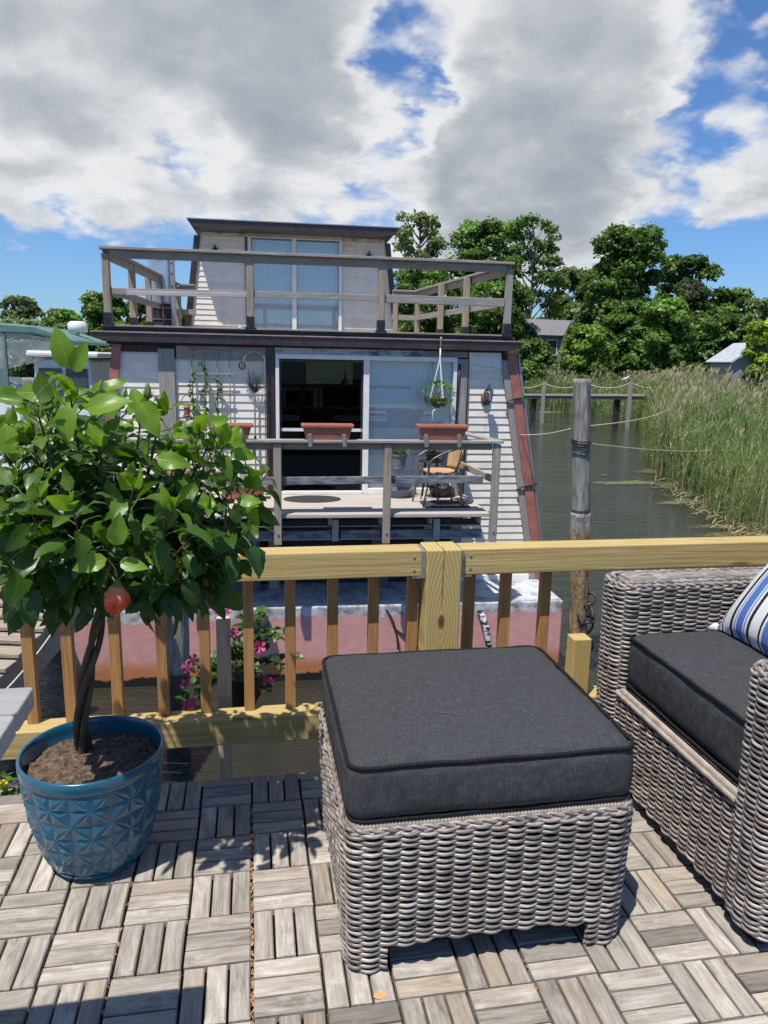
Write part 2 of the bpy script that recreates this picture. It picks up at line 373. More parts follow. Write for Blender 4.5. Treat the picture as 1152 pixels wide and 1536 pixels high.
# ================================================================== FOREGROUND: the deck
SQ = .1455; X0 = -.015; Y0 = 1.971
mb = MB()
def slat(x0, x1, y0, y1, along):
    t = rnd.gauss(0, .17); e = .003; zt = rnd.uniform(-.0012, .0008); zb = -.02
    B = [(x0, y0), (x1, y0), (x1, y1), (x0, y1)]; T = [(x0+e, y0+e), (x1-e, y0+e), (x1-e, y1-e), (x0+e, y1-e)]
    V = [(x, y, zb) for x, y in B]+[(x, y, zt-e) for x, y in B]+[(x, y, zt+rnd.uniform(-.0006, .0006)) for x, y in T]
    F = [(8, 9, 10, 11)]+[(4+i, 4+(i+1) % 4, 8+(i+1) % 4, 8+i) for i in range(4)]+[(i, (i+1) % 4, 4+(i+1) % 4, 4+i) for i in range(4)]
    mb.add(V, F, tint=t, mi=0 if along == 'x' else 1)
for i in range(-18, 26):
    for j in range(-24, 1):
        x = X0+i*SQ; y = Y0+j*SQ; al = 'x' if (i+j) % 2 else 'y'; g = .0022 if (i % 2 == 0) else .0015
        h = .0042 if al == 'x' else .0056
        for q in range(3):
            a0 = q*(SQ-.003)/3+.0015; a1 = (q+1)*(SQ-.003)/3+.0015
            jx, jy = rnd.uniform(-.0008, .0008), rnd.uniform(-.0008, .0008)
            if al == 'x': slat(x+.0025+jx, x+SQ-.0025+jx, y+a0+h/2, y+a1-h/2, 'x')
            else: slat(x+a0+h/2, x+a1-h/2, y+.002+jy, y+SQ-.002+jy, 'y')
deck = mb.build('deck', ['slat_x', 'slat_y'], kind='structure')
sb = MB(); sb.box(X0-18*SQ, X0+26*SQ, Y0-24*SQ, Y0+SQ-.004, -.06, -.021)
MT['subdeck'] = m_noise('dark tile base', (.012, .011, .010), (.05, .035, .022), 20, .9)
sub = sb.build('deck_base', 'subdeck', kind='structure')
# leaf litter caught in the long seams
lb = MB()
for (sx_, n_) in ((X0, 300), (X0-2*SQ, 60), (X0+4*SQ, 30)):
    for _ in range(n_):
        y = rnd.uniform(.4, 1.95); L = rnd.uniform(.002, .008); a = rnd.gauss(PI/2, .5); w = rnd.uniform(.0008, .002); x = sx_+rnd.gauss(0, .0011); z = rnd.uniform(-.006, -.001)
        c, s_ = math.cos(a), math.sin(a); lb.add([(x-c*L-s_*w, y-s_*L+c*w, z), (x-c*L+s_*w, y-s_*L-c*w, z), (x+c*L+s_*w, y+s_*L-c*w, z+.001), (x+c*L-s_*w, y+s_*L+c*w, z+.001)], [(0, 1, 2, 3)], tint=rnd.uniform(-.4, .4))
MT['litter'] = m_noise('dry leaf litter', (.26, .12, .045), (.40, .22, .09), 30, .9)
lb.build('seam_litter', 'litter', kind='stuff')

# ------------------------------------------------------------------ own railing
rl = thing('deck_railing', 'new yellow pine railing with square balusters along the edge of the tiled deck', 'railing', (0, 2.24, 0))
R0 = (0, 2.24, 0)
def up(mb, name, mats, parent, **k): return mb.build(name, mats, parent, **k)
def rbox(x0, x1, y0, y1, z0, z1): m = MB(); m.box(x0, x1, y0-2.24, y1-2.24, z0, z1); return m
rbox(-1.9, .526, 2.2, 2.286, .600, .686).build('top_rail', 'pine_x', rl, bevel=.004, seg=2)
rbox(.658, 3.2, 2.2, 2.286, .600, .686).build('top_rail', 'pine_x', rl, bevel=.004, seg=2)
rbox(-1.9, .526, 2.2, 2.286, .062, .150).build('bottom_rail', 'pine_x', rl, bevel=.004, seg=2)
rbox(.658, 3.2, 2.2, 2.286, .062, .150).build('bottom_rail', 'pine_x', rl, bevel=.004, seg=2)
k = N('knotty pine post'); sp = k.n('SeparateXYZ'); k.l(k.n('TexCoord').outputs['Object'], sp.inputs[0]); nn = k.noise(k.coord((1, 1, .25), False), 30, 4); dx = k.math('SUBTRACT', sp.outputs[0], .588); dz = k.math('MULTIPLY', k.math('SUBTRACT', sp.outputs[2], .455), .42)
dd = k.math('SQRT', k.math('ADD', k.math('MULTIPLY', dx, dx), k.math('MULTIPLY', dz, dz))); sgn = k.math('ABSOLUTE', k.math('ADD', dx, k.math('MULTIPLY', k.math('SUBTRACT', nn, .5), .012))); fld = k.math('ADD', k.math('MULTIPLY', sgn, .8), k.math('MULTIPLY', dd, .7)); rg = k.math('SINE', k.math('ADD', k.math('MULTIPLY', fld, 480), k.math('MULTIPLY', nn, 5)))
c = k.ramp(k.math('ADD', k.math('MULTIPLY', rg, .13), .5), [(.28, (.36, .26, .085)), (.72, (.55, .43, .18))]); c = k.mix(k.step(dd, .013, .008), c, (.16, .09, .035)); c = k.mix(k.step(dd, .0045, .002), c, (.06, .035, .02)); crk = k.math('MULTIPLY', k.step(sgn, .0022, .0008), k.step(sp.outputs[2], .50, .53)); c = k.mix(crk, c, (.16, .04, .02))
MT['pine_post'] = k.done(k.bsdf(c, .65, .25, normal=k.bump(rg, .15, .002)))
rbox(.536, .648, 2.172, 2.284, -.6, .692).build('post', 'pine_post', rl, bevel=.004, seg=2)
def screw(x, z, y=2.1995): m = MB(); m.lathe([(.0035, 0), (.0045, .001), (.004, .0018)], n=8); o = m.build('screw_head', 'galv', rl); o.location = (x, y-2.24, z); o.rotation_euler = (PI/2, 0, 0)
for x in (.50, .685, -.95, 1.9): screw(x, .622); screw(x, .664)
for x in (.5245, .6495):
    m = MB(); m.box(x, x+.010, 2.190-2.24, 2.290-2.24, .598, .684); m.box(x-.0 if x > .6 else x-.03, x+.04 if x > .6 else x+.01, 2.1975-2.24, 2.1993-2.24, .595, .600); m.build('rail_hanger', 'galv', rl)
for x in (-1.47, -1.34, -1.205, -1.07, -.94, -.81, -.675, -.563, -.424, -.286, -.155, -.018, .114, .25, .383, .512, .705, .831, .972):
    rbox(x-.0165, x+.0165, 2.252, 2.285, .1505, .5995).build('baluster', 'cedar_z', rl, bevel=.0015)
m = MB(); m.box(1.062, 1.126, 2.2025-2.24, 2.262-2.24, .1505, .36); m.build('stub_post', 'pine_z', rl, bevel=.003)

# ------------------------------------------------------------------ wicker, fabric
k = N('woven grey rattan'); f = k.noise(k.coord((1, 1, 1)), 9, 5); g = k.noise(k.coord((40, 40, 260)), 1, 3)
c = k.ramp(k.math('ADD', k.math('MULTIPLY', f, .6), k.math('MULTIPLY', g, .4)), [(.34, (.08, .065, .054)), (.47, (.20, .172, .15)), (.62, (.355, .32, .285))])
MT['rattan'] = k.done(k.bsdf(k.tinted(c), .36, .45))
MT['weave_backing'] = m_noise('light blocking backing', (.018, .014, .012), (.03, .024, .02), 20, .8)  # opaque dark backing added behind the weave to block light
MT['cane'] = m_noise('pale wrapped cane', (.20, .168, .135), (.31, .265, .215), 40, .45, stretch=(1, 1, 1))
k = N('charcoal weave'); v = k.coord((1, 1, 1)); f = k.noise(v, 900, 2, .8); b = k.noise(v, 14, 5)
w1 = k.noise(k.coord((600, 40, 40)), 1, 2); w2 = k.noise(k.coord((40, 600, 40)), 1, 2)
t = k.math('ADD', k.math('MULTIPLY', f, .4), k.math('MULTIPLY', k.math('ADD', w1, w2), .3))
c = k.ramp(t, [(.36, (.026, .027, .029)), (.52, (.048, .050, .054)), (.68, (.098, .102, .108))])
c = k.mix(k.math('MULTIPLY', k.step(b, .5, .75), .35), c, (.055, .056, .058))
sp = k.n('TexVoronoi'); sp.inputs['Scale'].default_value = 1; k.l(k.coord((70, 70, 70)), sp.inputs['Vector'])
c = k.mix(k.math('MULTIPLY', k.step(sp.outputs['Distance'], .09, .03), .5), c, (.3, .29, .27))
s_ = k.bsdf(c, .92, .15, normal=k.bump(t, .35, .0015)); k.p.inputs['Sheen Roughness'].default_value = .5
MT['charcoal'] = k.done(s_)
MT['piping'] = m_noise('black piping cord', (.008, .008, .009), (.02, .02, .022), 200, .85, spec=.15)
MT['lint'] = m_noise('pale scuff dust', (.07, .07, .072), (.11, .11, .112), 90, .95, spec=.05)

def loop(x0, x1, y0, y1, r, z, wob=.002, step=.012):
    P, _ = rrect(x0, x1, y0, y1, r, step); return [(p[0], p[1], z+wob*nz((p[0], p[1], z), 14)+.006*(1-((2*p[0]-x0-x1)/(x1-x0))**2)*0) for p in P]

# ------------------------------------------------------------------ ottoman
OX0, OX1, OY0, OY1 = .185, .795, 1.318, 1.875
ot = thing('ottoman', 'square grey rattan ottoman with a thick charcoal cushion, in front of the pine post', 'ottoman', ((OX0+OX1)/2, (OY0+OY1)/2, 0))
ol = ((OX0+OX1)/2, (OY0+OY1)/2, 0)
def sh(pts): return [(p[0]-ol[0], p[1]-ol[1], p[2]) for p in pts]
ox, oy = (OX1-OX0)/2, (OY1-OY0)/2
P, Nn = rrect(-ox, ox, -oy, oy, .035, .0075)
mb = MB(); leg = .085
def omask(p, z):
    ex = ox-abs(p[0]); ey = oy-abs(p[1]); e = max(ex, ey)
    lim = .066-.010*math.exp(-((e-leg)/.06)**2) if e > leg else .002+.004*abs(math.sin(e*40))
    return z >= lim
weave(mb, P, Nn, .006, .334, flare=.035, mask=omask)
mb.build('wicker_frame', 'rattan', ot, smooth=True)
mb = MB(); Pi, _ = rrect(-ox+.004, ox-.004, -oy+.004, oy-.004, .033, .03)
mb.extrude([tuple(p) for p in Pi], .068, .330)
for a in (-1, 1):
    for b in (-1, 1):
        q, _ = rrect(min(a*(ox-.005), a*(ox-leg+.01)), max(a*(ox-.005), a*(ox-leg+.01)), min(b*(oy-.005), b*(oy-leg+.01)), max(b*(oy-.005), b*(oy-leg+.01)), .012, .02); mb.extrude([tuple(p) for p in q], .003, .0675)
mb.build('light_block_core', 'weave_backing', ot)  # solid core added inside so no light passes through the strands
mb = MB(); Pr, Nr = rrect(-ox-.006, ox+.006, -oy-.006, oy+.006, .036, .012)
wrapped_rim(mb, [(p[0], p[1], .341) for p in (Pr-Nr*.012)], .011, True)
mb.build('wrapped_rim', 'cane', ot, smooth=True)
mb = MB(); braid(mb, [(p[0], p[1], .3365) for p in Pr+Nr*.002], Nr, .0043, .0065, .09)
mb.build('braided_edge', 'rattan', ot, smooth=True)
mb = MB(); cu = cushion(-ox-.004, ox+.004, -oy+.0, oy+.012, .349, .486, .03, .014, .010, 34, .0035, 3.)
cu = cu.build('cushion', 'charcoal', ot, smooth=True)
for z, e in ((.476, -.002), (.357, -.004)):
    mb = MB(); mb.tube(loop(-ox-.007-e, ox+.007+e, -oy-.003-e, oy+.015+e, .034, z, .003), .0042, 8, closed=True); mb.build('piping', 'piping', cu, smooth=True)
mb = MB()
for pts in ([(-.19, -.19), (-.16, -.13), (-.11, -.10), (-.10, -.16), (-.115, -.21)], [(.02, -.10), (.08, -.115), (.15, -.14), (.22, -.15)], [(-.10, -.10), (-.03, -.13)]):
    for q in range(70):
        t = rnd.random()*(len(pts)-1); i = int(t); u = t-i; x = pts[i][0]*(1-u)+pts[i+1][0]*u+rnd.gauss(0, .0016); y = pts[i][1]*(1-u)+pts[i+1][1]*u+rnd.gauss(0, .0016)
        z = .4865+.0135*(1-(x/ox)**2)*(1-(y/oy)**2)+.001; L = rnd.uniform(.0012, .005); a = rnd.uniform(0, PI); w = .0005
        c, s_ = math.cos(a)*L, math.sin(a)*L; mb.add([(x-c, y-s_-w, z), (x+c, y+s_-w, z), (x+c, y+s_+w, z+.0004), (x-c, y-s_+w, z+.0004)], [(0, 1, 2, 3)])
mb.build('scuff_marks', 'lint', cu)['kind'] = 'stuff'
# ------------------------------------------------------------------ armchair (opens to the left)
ac = thing('armchair', 'grey rattan armchair with charcoal seat cushion at the right edge of the deck', 'armchair', (1.45, 1.64, 0)); al = np.array([1.45, 1.64, 0])
AX0 = 1.085; AXB = 1.90
def arm(ya, yb, ztop, name):
    P, Nn = rrect(AX0-.012-al[0], AXB-al[0], ya-al[1], yb-al[1], .035, .008)
    mb = MB(); weave(mb, P, Nn, .035, ztop-.012, flare=.014); o = mb.build(name, 'rattan', ac, smooth=True)
    mb = MB(); Pi = P-Nn*.004; mb.extrude([tuple(p) for p in Pi[::3]], .036, ztop-.012); mb.build('arm_core', 'weave_backing', o)
    mb = MB(); f_ = .014*(ztop-.035); Pe = P+Nn*(f_-.002); braid(mb, [(p[0], p[1], ztop-.010) for p in Pe], Nn, .0048, .007, .095)
    Pe = P+Nn*(f_-.016); braid(mb, [(p[0], p[1], ztop-.002) for p in Pe], Nn, .0048, .005, .085)
    mb.extrude([tuple(p) for p in (P-Nn*.022)[::3]], ztop-.02, ztop-.001, tint=-.1); nrow = 9; wd = (yb-ya)-.05
    for r_ in range(nrow):
        y = ya-al[1]+.025+wd*(r_+.5)/nrow; xs = np.arange(AX0+.02-al[0], AXB-.03-al[0], .01)
        mb.tube([(x, y, ztop+.0005+.0025*math.sin(x/.042*PI+r_*PI)) for x in xs], .0058, 6, tint=rnd.uniform(-.15, .15))
    mb.build('arm_top', 'rattan', o, smooth=True)
arm(1.925, 2.045, .640, 'arm'); arm(1.235, 1.352, .640, 'arm')
mb = MB(); ys = np.arange(1.925, 1.351, -.0075); P = np.stack([np.full(len(ys), AX0-al[0]), ys-al[1]], 1); Nn = np.tile([-1., 0], (len(ys), 1))
weave(mb, P, Nn, .04, .296, closed=False); mb.build('front_panel', 'rattan', ac, smooth=True)
mb = MB(); mb.box(AX0+.004-al[0], AXB-.02-al[0], 1.354-al[1], 1.923-al[1], .05, .29); mb.build('seat_base', 'weave_backing', ac)
mb = MB(); wrapped_rim(mb, [(AX0+.012-al[0], y-al[1], .304) for y in (1.355, 1.5, 1.7, 1.922)], .0125); wrapped_rim(mb, [(AX0-.008-al[0], y-al[1], .301) for y in (1.355, 1.5, 1.7, 1.922)], .0065)
mb.build('front_rim', 'cane', ac, smooth=True)
P, Nn = rrect(1.80-al[0], 1.96-al[0], 1.18-al[1], 2.10-al[1], .05, .012); mb = MB(); weave(mb, P, Nn, .035, .80, pitch=.0085, r=.0055, n=5); o = mb.build('backrest', 'rattan', ac, smooth=True)
mb = MB(); mb.extrude([tuple(p) for p in (P-Nn*.004)[::3]], .04, .80); mb.build('back_core', 'weave_backing', o)
mb = MB(); braid(mb, [(a[0], a[1], .800) for a in P], Nn, .0048, .007, .095)
for r_ in range(14):
    x = 1.81-al[0]+.14*(r_+.5)/14; ys = np.arange(1.20-al[1], 2.08-al[1], .01); mb.tube([(x, y, .802+.0025*math.sin(y/.0385*PI+r_*PI)) for y in ys], .0058, 6, tint=rnd.uniform(-.15, .15))
mb.build('back_rim', 'rattan', o, smooth=True)
for (x, y) in ((1.12, 1.28), (1.12, 2.0), (1.85, 1.28), (1.85, 2.0)): mb = MB(); mb.box(x-.02-al[0], x+.02-al[0], y-.02-al[1], y+.02-al[1], 0, .04); mb.build('foot', 'iron', ac)
cx0, cx1, cy0, cy1 = AX0+.012-al[0], 1.80-al[0], 1.356-al[1], 1.921-al[1]
cu = cushion(cx0, cx1, cy0, cy1, .328, .492, .028, .016, .008, 30, .0035, 8.).build('seat_cushion', 'charcoal', ac, smooth=True)
for z in (.484, .336):
    mb = MB(); mb.tube(loop(cx0-.004, cx1, cy0-.002, cy1+.002, .034, z, .004), .0042, 8, closed=True); mb.build('piping', 'piping', cu, smooth=True)

# ------------------------------------------------------------------ striped pillow leaning in the chair
k = N('striped cotton'); tcv = k.n('TexCoord').outputs['Object']; sp = k.n('SeparateXYZ'); k.l(tcv, sp.inputs[0])
u = k.math('ADD', k.math('MULTIPLY', sp.outputs[0], 1/.44), .5)
rm = k.n('ValToRGB'); rm.color_ramp.interpolation = 'CONSTANT'; e = rm.color_ramp.elements
wht, blu, blk, lbl = (.62, .63, .61), (.075, .155, .42), (.012, .013, .02), (.28, .38, .55)
st = [(0, blu), (.055, lbl), (.07, wht), (.085, blk), (.10, wht), (.185, blk), (.215, wht), (.235, blu), (.25, wht), (.26, blu), (.33, wht), (.34, blu), (.355, wht), (.375, blk), (.40, wht), (.49, blk), (.51, wht), (.53, blu), (.6, wht), (.62, blk), (.65, wht), (.74, blk), (.77, wht), (.79, blu), (.88, wht), (.9, blk), (.93, wht), (.97, blu)]
while len(e) < len(st): e.new(.5)
for i, (p, c) in enumerate(st): e[i].position = p; e[i].color = (*c, 1)
wv = k.noise(k.coord((1, 1, 1), False), 260, 2, .7); k.l(k.math('ADD', u, k.math('MULTIPLY', k.math('SUBTRACT', wv, .5), .006)), rm.inputs[0])
rib = k.n('TexWave'); rib.inputs['Scale'].default_value = 85; rib.bands_direction = 'Y'; k.l(tcv, rib.inputs['Vector'])
MT['stripe'] = k.done(k.bsdf(rm.outputs[0], .85, .2, normal=k.bump(k.math('ADD', rib.outputs['Fac'], wv), .5, .002)))
n = 28; V = []; F = []; hw, hh = .21, .21
for sgn in (1, -1):
    for i in range(n+1):
        for j in range(n+1):
            a, b = 2*i/n-1, 2*j/n-1; th = .075*((1-abs(a)**2.6)*(1-abs(b)**2.6))**.55; pin = 1-.05*(1-abs(a)**2)*abs(b)**4; pin2 = 1-.05*(1-abs(b)**2)*abs(a)**4
            V.append((a*hw*pin2, b*hh*pin, sgn*(th+.004*nz((a*2, b*2, sgn*3.)))))
o_ = (n+1)**2
for i in range(n):
    for j in range(n):
        q = (i*(n+1)+j, (i+1)*(n+1)+j, (i+1)*(n+1)+j+1, i*(n+1)+j+1); F.append(q); F.append(tuple(a+o_ for a in reversed(q)))
mb = MB(); mb.add(V, F)
pl = thing('striped_pillow', 'white pillow with blue and black stripes leaning on the armchair cushion', 'pillow', (0, 0, 0), group=None)
b1, b2 = np.array([1.372, 1.90, .505]), np.array([1.352, 1.50, .505]); ex = (b2-b1)/np.linalg.norm(b2-b1); lean = np.array([.62, -.03, .78]); eyv = lean-ex*np.dot(lean, ex); eyv /= np.linalg.norm(eyv); ez = np.cross(ex, eyv)
ctr = b1+ex*.21+eyv*.205-ez*-.0
pl.matrix_world = Matrix(((ex[0], eyv[0], ez[0], ctr[0]), (ex[1], eyv[1], ez[1], ctr[1]), (ex[2], eyv[2], ez[2], ctr[2]), (0, 0, 0, 1)))
mb.build('pillow_cover', 'stripe', pl, smooth=True)
MT['tassel'] = m_noise('white yarn', (.6, .59, .55), (.75, .74, .7), 120, .9, .6, 200)
for (a, b) in ((-1, -1), (1, -1), (-1, 1), (1, 1)):
    mb = MB()
    mb.lathe([(.006, 0), (.013, .008), (.012, .02), (.014, .034), (.010, .042)], (0, 0, 0), 10)
    o = mb.build('tassel', 'tassel', pl, smooth=True); o.location = (a*hw*.97, b*hh*.97, 0); o.rotation_euler = Vector((a, b*.5, 0)).to_track_quat('Z', 'Y').to_euler()

# ------------------------------------------------------------------ pale grey table at the left edge
tb = thing('side_table', 'pale grey plank table top reaching into the left edge of the deck', 'table', (-.685, .865, 0))
mb = MB(); hx, hy = .36, .24

for i_ in range(6):
    q, _ = rrect(-.34, .36, -.30+i_*.0905, -.30+i_*.0905+.0865, .008, .006); mb.extrude([tuple(p) for p in q], .752, .782, tint=rnd.gauss(0, .06))
mb.box(-.30, .32, -.29, .23, .745, .7515); mb.build('table_top', 'table_wood', tb, bevel=.003, seg=2)
for a in (-.30, .25):
    for b in (-.26, .14): mb = MB(); mb.box(a-.02, a+.02, b-.02, b+.02, 0, .744); mb.build('leg', 'grey_z', tb, bevel=.003)
for y in (.13, -.27): mb = MB(); mb.box(-.28, .23, y, y+.02, .69, .744); mb.build('apron', 'grey_x', tb)

# ------------------------------------------------------------------ blue pot
pt = thing('plant_pot', 'glossy blue pot with faceted star relief on the deck tiles at the left', 'pot', (-.405, 1.80, 0))
prof = [(.104, 0), (.111, .006), (.123, .03), (.1385, .075), (.1505, .12), (.159, .165), (.1645, .21), (.168, .25), (.1695, .272)]
def rad(z): return np.interp(z, [p[1] for p in prof], [p[0] for p in prof])
mb = MB(); NC, NR = 11, 3; zb, zt = .022, .268; V = []; F = []
def pv(u, w, off): # u in columns, w in rows
    a = 2*PI*u/NC; z = zb+(zt-zb)*w/NR; r = rad(z)+off; return (r*math.cos(a), r*math.sin(a), z)
for i in range(NC):
    for j in range(NR):
        u, w = i, j; C4 = [(u, w), (u+.5, w), (u+1, w), (u+1, w+.5), (u+1, w+1), (u+.5, w+1), (u, w+1), (u, w+.5)]; ce = (u+.5, w+.5)
        for q in range(8):
            a, b = C4[q], C4[(q+1) % 8]; o0 = len(V)
            hi = lambda p: .0015 if p == ce else (.0005 if (p[0] % 1 == 0 and p[1] % 1 == 0) else -.003)
            mid = lambda s, t: ((s[0]+t[0])/2, (s[1]+t[1])/2); e = a if (a[0] % 1 or a[1] % 1) else b; g = mid(mid(a, b), ce)
            V += [pv(*a, hi(a)), pv(*b, hi(b)), pv(*ce, hi(ce)), pv(*g, .0032)]
            F += [(o0, o0+1, o0+3), (o0+1, o0+2, o0+3), (o0+2, o0, o0+3)]
mb.add(V, F, seed=.1)
nl = 60; mb.lathe([(.098, 0), (.107, .001), (.1195, .0225)], n=nl, seed=.1)
k = N('blue glazed plastic'); f = k.noise(k.coord((1, 1, 1), False), 5, 3); lw = k.n('LayerWeight'); lw.inputs[0].default_value = .3
c = k.ramp(f, [(.3, (.010, .085, .145)), (.7, (.015, .108, .175))]); MT['pot'] = k.done(k.bsdf(c, .22, .6, coat=.4))
mb.build('pot_body', 'pot', pt)
mb = MB(); mb.lathe([(.166, .266), (.1715, .270), (.1735, .277), (.1735, .297), (.1715, .302), (.167, .303), (.1645, .300), (.1635, .28), (.159, .22), (.10, .215)], n=96); mb.f.pop(); mb.f.pop(); mb.tint = mb.tint[:len(mb.f)]; mb.seed = mb.seed[:len(mb.f)]; mb.mi = mb.mi[:len(mb.f)]
mb.build('pot_rim', 'pot', pt, smooth=True)
V = []; F = []; n1, n2 = 46, 150
for i in range(n1):
    for j in range(n2):
        r = .1635*i/(n1-1); a = 2*PI*j/n2; x, y = r*math.cos(a), r*math.sin(a); h = .268+.010*nz((x, y, 1.), 13)+.006*nz((x, y, 2.), 45)+.0035*nz((x, y, 4.), 120)-.012*(r/.164)**3+.012*math.exp(-((x-.06)**2+(y+.03)**2)/.0018)
        V.append((x, y, h))
for i in range(n1-1):
    for j in range(n2): F.append((i*n2+j, (i+1)*n2+j, (i+1)*n2+(j+1) % n2, i*n2+(j+1) % n2))
mb = MB(); mb.add(V, F, seed=.2)
for _ in range(380):
    r = .155*math.sqrt(rnd.random()); a = rnd.uniform(0, 2*PI); x, y = r*math.cos(a), r*math.sin(a); q = rnd.uniform(.0015, .005); z = .268+.010*nz((x, y, 1.), 13)+.006*nz((x, y, 2.), 45)-.012*(r/.164)**3
    mb.add([(x+q*rnd.uniform(.6, 1.2)*dx, y+q*rnd.uniform(.6, 1.2)*dy, z+q*.7*dz) for dx, dy, dz in ((1, 0, 0), (-1, 0, 0), (0, 1, 0), (0, -1, 0), (0, 0, 1), (0, 0, -1))], [(0, 2, 4), (2, 1, 4), (1, 3, 4), (3, 0, 4)], tint=rnd.uniform(-.4, .5))
mb.build('soil', 'soil', pt, smooth=False)

# ------------------------------------------------------------------ hibiscus standard
k = N('hibiscus leaf'); lu, lv = k.attr('lu'), k.attr('lv'); av = k.math('ABSOLUTE', lv)
young = k.step(k.attr('tint'), .0, 1.0)
base = k.mix(young, (.016, .055, .008), (.135, .25, .016)); nn = k.noise(k.coord(), 30, 3)
base = k.mix(k.math('MULTIPLY', nn, .5), base, k.mix(young, (.034, .095, .012), (.20, .33, .025)))
vein = k.math('SINE', k.math('MULTIPLY', k.math('SUBTRACT', lu, k.math('MULTIPLY', av, .42)), 46))
veinm = k.math('MAXIMUM', k.step(vein, .93, 1.0), k.step(av, .07, .02)); col = k.mix(k.math('MULTIPLY', veinm, .4), base, k.mix(young, (.07, .15, .03), (.28, .42, .08)))
hb_ = k.math('SUBTRACT', nn, k.math('MULTIPLY', veinm, .6))
a = k.bsdf(col, .36, .42, normal=k.bump(hb_, .25, .003)); t = k.n('BsdfTranslucent'); k.l(k.mix(1, col, (1.9, 2.0, .5), 'MULTIPLY'), t.inputs[0])
mx = k.n('MixShader'); mx.inputs[0].default_value = .32; k.l(a, mx.inputs[1]); k.l(t.outputs[0], mx.inputs[2]); MT['hleaf'] = k.done(mx.outputs[0])
MT['bark'] = m_noise('hibiscus bark', (.028, .024, .013), (.085, .066, .036), 40, .8, .5, 120, stretch=(1, 1, .3))
MT['stem'] = m_noise('green stem', (.07, .12, .02), (.14, .20, .04), 20, .55)

class LeafSet:
    def __init__(s): s.mb = MB(); s.lu = []; s.lv = []
    def leaf(s, base, d, up, L, Wd, droop, young, fold=.25, nu=9, teeth=True):
        base = np.array(base, float); d = np.array(d, float); d /= np.linalg.norm(d); up = np.array(up, float); sd = np.cross(d, up); q = np.linalg.norm(sd)
        if q < 1e-4: sd = np.cross(d, [1, .2, 0]); q = np.linalg.norm(sd)
        sd /= q; u = np.cross(sd, d); V = []; F = []; tw = rnd.uniform(-.7, .7); ph = rnd.uniform(0, 6); wv = rnd.uniform(.03, .24)
        vs = (-1, -.5, 0, .5, 1)
        for i in range(nu+1):
            t = i/nu; wd = Wd*(math.sin(PI*min(1, t**.72))**.85)*(1.0 if t < .98 else .1)+.0004
            if teeth and 0 < i < nu: wd *= 1+(.06 if i % 2 else -.05)
            ang = droop*t*1.0; c = base+d*(L*math.sin(ang)/ang if abs(ang) > .01 else L*t)*1.0 if False else base+d*(L*t*math.cos(ang*.6))-u*(L*t*math.sin(ang*.6))
            for v in vs:
                sdv = sd*math.cos(tw*t)+u*math.sin(tw*t); z = abs(v)*wd*fold+wd*wv*math.sin(t*9+ph)*v*v
                V.append(c+sdv*v*wd+u*z); s.lu.append(t); s.lv.append(v)
        for i in range(nu):
            for j in range(4): F.append((i*5+j, i*5+j+1, (i+1)*5+j+1, (i+1)*5+j))
        s.mb.add(V, F, tint=young)
HB = np.array([-.440, 1.86, .268]); HT = np.array([-.345, 1.775, .735])
hib = thing('hibiscus_tree', 'potted hibiscus standard with braided trunk, glossy leaves and one coral flower', 'plant', tuple(HB))
def hl(p): return np.array(p, float)-HB
mb = MB()
for q in range(3):
    pts = []
    for i in range(40):
        t = i/39; c = HB*(1-t)+HT*t; c = c+np.array([-.035*math.sin(PI*t)*.9, 0, 0])*(1-t); c[2] -= .012*(1-t)
        a = t*2*PI*1.05+.4*math.sin(t*7+q)+q*2*PI/3; rr = .0092*(1+.5*(1-t)); pts.append(hl(c+np.array([rr*math.cos(a), rr*math.sin(a), 0])))
    mb.tube(pts, np.linspace(.0098, .0068, 40), 10)
mb.build('trunk', 'bark', hib, smooth=True)
ls = LeafSet(); br = MB(); st = MB()
CC = np.array([-.335, 1.765, .955]); CRD = np.array([.31, .28, .225])
tips = []
# shoot tips seen against the view (pixel, depth)
for (px, py, Y) in ((105, 560, 1.62), (212, 590, 1.66), (175, 585, 1.8), (335, 640, 1.72), (265, 660, 1.80), (30, 640, 1.70), (355, 690, 1.78), (360, 770, 1.70), (20, 720, 1.6), (60, 660, 1.72), (300, 820, 1.66), (325, 835, 1.85), (165, 810, 1.50), (40, 830, 1.72), (95, 840, 1.66), (255, 870, 1.62), (120, 640, 1.85), (230, 650, 1.9), (300, 700, 1.95), (10, 780, 1.8), (200, 700, 1.46), (110, 760, 1.44), (260, 760, 1.48), (60, 740, 1.5), (310, 760, 1.58), (150, 640, 1.6), (290, 880, 1.78), (70, 890, 1.8)):
    tips.append((aty(px, py+(30 if py < 720 else 5), Y), 1))
for (px, py, Y) in ((70, 610, 1.7), (140, 600, 1.72), (240, 615, 1.7), (300, 640, 1.66), (10, 660, 1.75), (190, 640, 1.9), (50, 600, 1.86), (320, 665, 1.86), (375, 725, 1.74), (370, 800, 1.76), (340, 860, 1.74), (20, 870, 1.7), (130, 870, 1.6), (240, 845, 1.56)): tips.append((aty(px, py+8, Y), 1))
for _ in range(40):
    v = rng.normal(size=3); v /= np.linalg.norm(v); v[2] = v[2]*.9+.1
    tips.append((CC+v*CRD*rnd.choice((rnd.uniform(.5, .8), rnd.uniform(.8, 1.0), rnd.uniform(1.0, 1.28))), 0))
def bez(a, b, c, n): t = np.linspace(0, 1, n)[:, None]; return a*(1-t)**2+b*2*t*(1-t)+c*t*t
